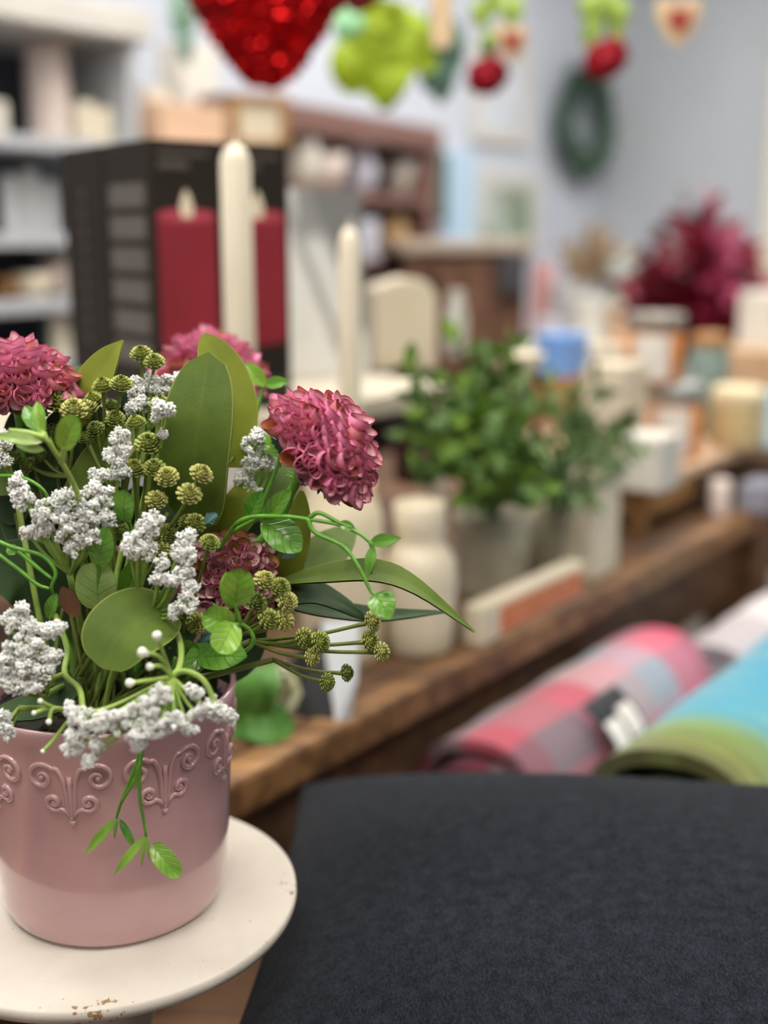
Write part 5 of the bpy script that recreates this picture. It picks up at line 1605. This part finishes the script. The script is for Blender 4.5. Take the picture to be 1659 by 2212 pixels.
# far counter with clutter
Yc = 3.55
pc = at(1330, 742, Yc); s = mpp(pc)
ct = thing('far_counter', 'white counter behind the table near the corner', 'counter', V((pc.x, pc.y, 0)))
m_ = MB(); m_.box(V((pc.x + .12, pc.y + .1, pc.z / 2)), (.86, .4, pc.z - .03), R(6)); part(ct, 'body', m_, WHITE, bevel=.004)
m_ = MB(); m_.box(V((pc.x + .12, pc.y + .1, pc.z - .015)), (.90, .44, .03), R(6)); part(ct, 'top', m_, CREAMW, bevel=.004)
def far_box(label, x0, x1, yt, mat, dy=0.0, nm='carton', d=.08):
    p0, p1 = at(x0, 735, Yc + dy), at(x1, 735, Yc + dy)
    zt_ = at((x0 + x1) / 2, yt, Yc + dy).z
    return box_thing(nm, label, 'box', V(((p0.x + p1.x) / 2, Yc + dy, (pc.z + zt_) / 2)), (p1.x - p0.x, d, zt_ - pc.z), R(8), mat)
far_box('pink carton at the left end of the far counter', 1150, 1186, 570, plain('soft_pink_card', rgb(206, 150, 146), .7, .05), .12)
far_box('grey carton on the far counter beside the pink one', 1186, 1250, 610, plain('soft_grey_card', rgb(172, 172, 176), .7, .06), .06)
far_box('white carton in the middle of the far counter', 1236, 1296, 640, plain('off_white_card', rgb(222, 220, 212), .7, .03), -.03)
far_box('small lavender carton on the front of the far counter', 1160, 1206, 690, LAV, -.05)
far_box('pale green-grey carton right of the dried flowers', 1300, 1362, 560, plain('grey_green_card', rgb(176, 186, 182), .7, .05), .14)
far_box('peach carton at the right end of the far counter', 1320, 1372, 660, PEACHC, -.04)
# dried flowers
DRY = leaf_mat('dried_petal', rgb(150, 128, 96), rgb(196, 172, 136), rgb(150, 128, 96), rgb(200, 180, 150), .8)
p = at(1262, 735, Yc + .06)
dv = V((p.x, Yc + .15, pc.z))
lathe_thing('flower_vase', 'white vase of dried flowers on the far counter', 'vase', dv, [(0, 0), (.035, 0), (.045, .05), (.035, .12), (.03, .14), (.026, .13), (0, .1)], WHITEC)
t = thing('dried_flowers', 'bunch of beige dried flowers on the far counter', 'flowers', dv + V((0, 0, .12)))
foliage(t, dv + V((0, 0, .12)), [at(x, y, Yc + .15 + random.uniform(-.04, .04)) for x, y in ((1235, 560), (1250, 520), (1270, 490), (1290, 480), (1310, 510), (1330, 500), (1345, 540), (1260, 550), (1290, 530), (1225, 540), (1300, 560))],
        [leaf_inst_mesh('dried_petal', DRY, 1, .6, 'round')], 34, plain('dry_stem', rgb(140, 116, 84), .8), 9, 'petal')

# burgundy foliage
BUR = leaf_mat('burgundy_leaf', rgb(96, 14, 34), rgb(150, 28, 56), rgb(120, 20, 44), rgb(190, 70, 100), .5)
BUR2 = leaf_mat('magenta_leaf', rgb(170, 56, 100), rgb(204, 96, 138), rgb(180, 70, 110), rgb(210, 110, 150), .5)
DKG = leaf_mat('near_black_leaf', rgb(42, 40, 46), rgb(62, 58, 64), rgb(50, 46, 50), rgb(70, 66, 70), .6)
Yb = 2.75
bp = at(1560, 800, Yb)
lathe_thing('flower_vase', 'dark red glass vase of the burgundy foliage', 'vase', V((bp.x, bp.y, TZ)), [(0, 0), (.05, 0), (.06, .08), (.045, bp.z - TZ - .03), (.05, bp.z - TZ + .02), (.042, bp.z - TZ), (0, bp.z - TZ - .05)], plain('dark_red_glass', rgb(110, 24, 32), .2, .1))
t = thing('burgundy_foliage', 'tall burgundy and magenta artificial foliage at the right', 'plant', bp)
tipsb = [(1500, 480), (1460, 540), (1420, 600), (1440, 660), (1480, 600), (1520, 540), (1500, 640), (1380, 640), (1360, 650), (1430, 570), (1560, 560), (1570, 660), (1600, 700), (1620, 620), (1650, 590), (1610, 560), (1470, 680), (1520, 700), (1540, 480), (1490, 540), (1590, 760), (1450, 620), (1510, 460), (1470, 500), (1400, 620), (1530, 600), (1560, 740), (1480, 740), (1540, 660), (1440, 700), (1600, 640), (1520, 760), (1400, 560), (1430, 500), (1370, 610), (1345, 640), (1410, 640), (1480, 450), (1590, 520)]
foliage(t, bp, [at(x, y, Yb + random.uniform(-.06, .06)) for x, y in tipsb], [leaf_inst_mesh('leaf', BUR, 1, .42), leaf_inst_mesh('leaf', BUR, 1, .5)], 84, plain('wine_stem', rgb(80, 24, 34), .6), 9)
foliage(t, bp, [at(x, y, Yb - .08) for x, y in ((1548, 430), (1545, 480), (1552, 560), (1558, 640), (1540, 520), (1560, 600))], [leaf_inst_mesh('leaf', BUR2, 1, .5)], 56, plain('wine_stem', rgb(80, 24, 34), .6), 10)
foliage(t, bp, [at(x, y, Yb + .1) for x, y in ((1470, 450), (1450, 500), (1500, 440), (1430, 560), (1420, 650))], [leaf_inst_mesh('leaf', DKG, 1, .5)], 54, plain('wine_stem', rgb(80, 24, 34), .6), 9)
p = at(1660, 770, 2.5)
box_thing('wood_tray', 'peach wooden tray at the right edge below the burgundy foliage', 'tray', V((p.x, p.y, (TZ + p.z + .02) / 2)), (.20, .18, p.z + .02 - TZ), RZ, PEACH)
p = at(1650, 745, 2.55)
box_thing('carton', 'white carton on the tray at the right edge', 'box', V((p.x + .02, p.y + .02, at(1660, 770, 2.5).z + + .02 + .055)), (.13, .10, .11), RZ, plain('off_white_card', rgb(222, 220, 212), .7, .03))

# ================================================================== wall pieces
def wall_plate(x0, y0, x1, y1, b_, th, mat, name, root=None, z0=None):
    p, q = onb(x0, y0, b_), onb(x1, y1, b_)
    a0, a1 = ab(p)[0], ab(q)[0]
    mz = [onb((x0 + x1) / 2, y0, b_).z, onb((x0 + x1) / 2, y1, b_).z]
    m_ = MB(); m_.box(T((a0 + a1) / 2, b_ + th / 2, sum(mz) / 2), (a1 - a0, th, mz[0] - mz[1]), RZ)
    return m_, T((a0 + a1) / 2, b_ + th / 2, min(mz)), (a0, a1, mz[1], mz[0])
def picture(label, x0, y0, x1, y1, framem, artm, border=.035, b_=None):
    b_ = WB - .022 if b_ is None else b_
    m_, base, (a0, a1, z0, z1) = wall_plate(x0, y0, x1, y1, b_, .02, framem, 'f')
    t = thing('framed_picture', label, 'picture', base, 'pictures on the back wall')
    f = MB()
    for aa, zz, sx, sz in (((a0 + a1) / 2, z1 - border / 2, a1 - a0, border), ((a0 + a1) / 2, z0 + border / 2, a1 - a0, border), (a0 + border / 2, (z0 + z1) / 2, border, z1 - z0 - 2 * border), (a1 - border / 2, (z0 + z1) / 2, border, z1 - z0 - 2 * border)):
        g = MB(); g.box(T(aa, b_ + .009, zz), (sx, .022, sz), RZ); part(t, 'frame', g, framem)
    g = MB(); g.box(T((a0 + a1) / 2, b_ + .013, (z0 + z1) / 2), (a1 - a0 - 2 * border, .012, z1 - z0 - 2 * border), RZ); part(t, 'print', g, artm)
def art(name, stops, scale=7):
    m = NT(name); m.base(m.ramp(m.noise(scale, 3), stops)); m.set(Roughness=.7); return m.m
A1 = art('pale_print', [(.4, rgb(214, 222, 232)), (.58, rgb(206, 214, 226)), (.68, rgb(168, 176, 190))])
A2 = art('garden_print', [(.36, rgb(206, 214, 214)), (.5, rgb(150, 164, 146)), (.64, rgb(110, 134, 104))], 5)
picture('white framed pale print high on the back wall', 1028, 92, 1140, 312, WHITE, A1, .05)
picture('white framed garden print low on the back wall', 1024, 372, 1160, 545, WHITE, A2, .05)
m_, base, _ = wall_plate(968, 330, 1026, 540, WB - .03, .025, LBLUE, 'p')
single('blue_panel', m_, plain('pale_sky_panel', rgb(186, 216, 240), .6, .03), 'pale sky blue panel beside the garden print', 'panel', base)
m_, base, _ = wall_plate(946, 330, 966, 480, WB - .05, .045, LBLUE, 'p')
single('green_drape', m_, plain('dark_green_cloth', rgb(62, 90, 76), .9, .2, 30), 'dark green hanging strip beside the bookcase', 'drape', base)
# wreath
WR = leaf_mat('wreath_leaf', rgb(60, 86, 72), rgb(96, 122, 106), rgb(90, 116, 100), rgb(110, 136, 120), .7)
wc = onb(1252, 268, WB - .05)
rW = 88 * mpp(wc)
t = thing('leaf_wreath', 'grey-green leaf wreath hanging in the corner of the wall', 'wreath', wc)
m_ = MB(); m_.tube([wc + U * rW * math.cos(k / 40 * 6.2832) + V((0, 0, rW * math.sin(k / 40 * 6.2832))) for k in range(41)], .018, 8)
part(t, 'ring', m_, WR)
wl = leaf_inst_mesh('leaf', WR, 1, .42)
for k in range(220):
    f = k / 220 * 6.2832
    o = U * math.cos(f) + V((0, 0, math.sin(f)))
    tg = -U * math.sin(f) + V((0, 0, math.cos(f)))
    d = (tg * .7 + o * random.gauss(0, .6) - M * abs(random.gauss(0, .5))).normalized()
    p = wc + o * rW * random.uniform(.88, 1.12) - M * .01
    inst(t, 'leaf', wl, Matrix.Translation(p) @ frame_to(d, V((random.gauss(0, 1), random.gauss(0, 1), 1))).to_4x4() @ Matrix.Scale(random.uniform(.07, .11), 4))
m_ = MB(); m_.tube([wc + V((0, 0, rW)), V((wc.x, wc.y, 2.05)) + M * .045], .002, 5); part(t, 'cord', m_, WICK)

# ================================================================== hanging decorations
STR = plain('twine', rgb(190, 170, 140), .8)
def string(root, p, ztop=2.9):
    m_ = MB(); m_.tube([p, V((p.x, p.y, ztop))], .0012, 5); part(root, 'string', m_, STR)
# sequin heart
REDS = plain('red_sequin_base', rgb(130, 8, 16), .4, .1, 60, metal=.4)
SEQ = NT('red_sequin')
SEQ.base(rgb(200, 14, 18)); SEQ.set(Roughness=.14, Metallic=.85)
def heart_outline(n=64):
    half = [(0, -1), (.16, -.96), (.36, -.80), (.58, -.52), (.80, -.16), (.96, .22), (1, .52), (.88, .80), (.60, .92), (.28, .84), (.06, .64)]
    sp = spline([V((x, y, 0)) for x, y in half], 3)
    r = [(p.x, p.y) for p in sp] + [(0, .58)]
    return r + [(-x, y) for x, y in reversed(r[1:-1])]
def heart(label, tip, size, turn, mat, seq=None, puff=.22, name='heart_ornament', nseq=0, lean=0.0, stretch=1.0):
    X_ = V((math.cos(turn), math.sin(turn), 0)); Z_ = (V((0, 0, 1)) + X_ * lean).normalized()
    N_ = X_.cross(Z_).normalized()
    ho = heart_outline()
    ymin = min(p[1] for p in ho)
    c = tip - Z_ * ymin * size * stretch
    t = thing(name, label, 'ornament', tip)
    m_ = MB()
    rings = 9
    for sg in (1, -1):
        rows = []
        for i in range(rings + 1):
            q = 1 - i / rings
            h = puff * math.sqrt(max(0, 1 - q ** 2.4)) * size * sg
            rows.append([c + X_ * x * size * q + Z_ * (y * q + (1 - q) * .15) * size * stretch + N_ * h for x, y in ho])
        if sg < 0: rows = [list(reversed(r)) for r in rows]
        m_.grid(rows, None, True)
    part(t, 'body', m_, mat)
    if nseq:
        s_ = MB()
        for k in range(nseq):
            x, y = random.choice(ho)
            q = math.sqrt(random.random())
            for sg in (1, -1):
                h = puff * math.sqrt(max(0, 1 - q ** 2.4)) * size * sg
                p = c + X_ * x * size * q + Z_ * (y * q + (1 - q) * .15) * size * stretch + N_ * (h + .0015 * sg)
                nn = (N_ * sg + X_ * (x * q * .8 + random.gauss(0, .5)) + Z_ * (y * q * .6 + random.gauss(0, .5))).normalized()
                a_ = nn.orthogonal().normalized(); b_ = nn.cross(a_)
                r = .0056
                s_.add([p + (a_ * math.cos(j * 1.0472) + b_ * math.sin(j * 1.0472)) * r for j in range(6)], [tuple(range(6))], None, 0, False)
        part(t, 'sequins', s_, SEQ.m, kind='stuff')
    top = c + Z_ * .32 * size * stretch
    string(t, top)
    return t
p = at(578, 190, 1.55)
heart('large red sequin heart hanging above the candle cartons', p, .112, R(4), REDS, True, .28, nseq=2000)
p = at(775, 30, 1.9)
heart('dark red heart hanging behind the sequin heart', p, .075, R(10), plain('dark_red_felt', rgb(112, 12, 26), .8, .1), puff=.25)
# lime and mint leaves
LIME = leaf_mat('lime_leaf', rgb(132, 160, 8), rgb(162, 186, 20), rgb(150, 174, 30), rgb(150, 180, 30), .6)
MINT = leaf_mat('mint_leaf', rgb(120, 180, 130), rgb(150, 204, 156), rgb(140, 190, 150), rgb(150, 200, 160), .6)
DGRN = leaf_mat('dark_green_leaf', rgb(52, 84, 70), rgb(76, 108, 92), rgb(70, 100, 84), rgb(80, 110, 96), .6)
Yh = 2.1
t = thing('lime_leaf_garland', 'hanging garland of big lime green leaves', 'garland', at(800, 100, Yh))
for a_, b_, w_, mt in (((850, 0), (830, 240), 120, LIME), ((770, 90), (760, 205), 110, LIME), ((850, 70), (735, 170), 90, LIME), ((820, 60), (940, 150), 100, LIME), ((870, 20), (900, 130), 90, LIME), ((850, 120), (800, 215), 120, LIME), ((755, 10), (760, 110), 74, MINT), ((790, 20), (870, 60), 70, LIME)):
    yy = Yh + random.uniform(-.03, .03)
    A, B = at(a_[0], a_[1], yy), at(b_[0], b_[1], yy - .02)
    mb = MB(); blade(mb, [A, A.lerp(B, .5) + V((0, -.02, 0)), B], w_ * mpp(A), (random.uniform(-.3, .3), -1, .2), 'oval', .2)
    part(t, 'leaf', mb, mt)
string(t, at(840, 20, Yh))
t = thing('dark_leaf_garland', 'hanging dark green leaves right of the lime garland', 'garland', at(945, 100, 2.4))
for a_, b_, w_ in (((950, 0), (945, 130), 60), ((960, 90), (950, 225), 64), ((940, 110), (920, 200), 50), ((975, 40), (985, 160), 46)):
    A, B = at(a_[0], a_[1], 2.4), at(b_[0], b_[1], 2.38)
    mb = MB(); blade(mb, [A, A.lerp(B, .5) + V((0, -.02, 0)), B], w_ * mpp(A), (random.uniform(-.3, .3), -1, .2), 'oval', .2)
    part(t, 'leaf', mb, DGRN)
string(t, at(952, 10, 2.4))
t = thing('green_vine_garland', 'faded green vine hanging left of the sequin heart', 'garland', at(400, 60, 2.5))
for a_, b_, w_ in (((385, 0), (392, 90), 40), ((400, 40), (408, 140), 36), ((370, -20), (420, 60), 44), ((410, 60), (395, 130), 30)):
    A, B = at(a_[0], a_[1], 2.5), at(b_[0], b_[1], 2.48)
    mb = MB(); blade(mb, [A, A.lerp(B, .5) + V((0, -.02, 0)), B], w_ * mpp(A), (random.uniform(-.3, .3), -1, .2), 'oval', .2)
    part(t, 'leaf', mb, leaf_mat('sage_leaf', rgb(110, 146, 124), rgb(140, 172, 150), rgb(120, 150, 130), rgb(140, 170, 150), .7))
string(t, at(395, 5, 2.5))
WDT = plain('pale_wood', rgb(228, 200, 160), .7, .06, 30)
p = at(952, 105, 1.8); s = mpp(p)
t = thing('wooden_tag', 'long pale wooden tag hanging beside the lime leaves', 'ornament', p)
m_ = MB(); m_.prism([(-22 * s, 30 * s), (-20 * s, 8 * s), (-8 * s, 0), (10 * s, 0), (22 * s, 10 * s), (24 * s, 30 * s), (18 * s, 190 * s), (-20 * s, 190 * s)], .008, (p, V((1, 0, 0)), V((0, 0, 1))))
part(t, 'tag', m_, WDT, bevel=.0015)
string(t, p + V((0, 0, 188 * s)))
def cookie_heart(label, tip, size, turn=0.0):
    t = heart(label, tip, size, turn, WDT, puff=.10, name='wooden_heart')
    X_ = V((math.cos(turn), math.sin(turn), 0))
    c = tip + V((0, -.10 * size - .004, 1.0 * size))
    m_ = MB()
    ho = heart_outline(40)
    m_.prism([(x * size * .5, y * size * .5) for x, y in ho], .004, (c, X_, V((0, 0, 1))))
    part(t, 'painted_heart', m_, plain('brick_red_paint', rgb(176, 62, 46), .6, .1), label='red painted heart centre')
cookie_heart('small pale wooden heart hanging by the left red rose', at(1104, 134, 1.85), .027, R(20))
cookie_heart('small pale wooden heart hanging alone at upper right', at(1462, 100, 1.85), .034)
ROSR = plain('red_rose_petal', rgb(196, 20, 48), .6, .1, 30)
LGR = leaf_mat('garland_leaf', rgb(120, 152, 50), rgb(158, 184, 80), rgb(140, 170, 60), rgb(150, 180, 80), .6)
def rose_garland(label, x, y, Y, rpx, leaves):
    c = at(x, y, Y); s = mpp(c)
    t = thing('rose_garland', label, 'garland', c, 'hanging red roses')
    rose_head(t, c, rpx * s, ROSR, (.1, -.6, -.5))
    for a_, b_, w_, mt in leaves:
        A, B = at(a_[0], a_[1], Y), at(b_[0], b_[1], Y - .01)
        mb = MB(); blade(mb, [A, A.lerp(B, .5) + V((0, -.01, 0)), B], w_ * s, (random.uniform(-.4, .4), -1, .2), 'oval', .2)
        part(t, 'leaf', mb, mt)
    m_ = MB(); m_.tube([c, c + V((0, 0, 60 * s)), V((c.x, c.y, 2.9))], .0022, 5); part(t, 'stem', m_, STEM_K)
rose_garland('red rose hanging in front of the pale print', 1052, 162, 1.9, 42, [((1060, 60), (1040, 120), 26, LGR), ((1045, 0), (1030, 60), 44, LGR), ((1110, -10), (1100, 55), 50, LGR), ((1050, 70), (1065, 125), 34, DGRN), ((1080, -30), (1050, 40), 40, LGR)])
rose_garland('red rose hanging above the leaf wreath', 1308, 125, 1.9, 44, [((1290, 30), (1262, 100), 40, LGR), ((1275, -20), (1268, 50), 50, LGR), ((1335, -10), (1330, 70), 50, LGR), ((1325, 50), (1338, 100), 24, LGR), ((1310, -30), (1300, 40), 40, LGR)])
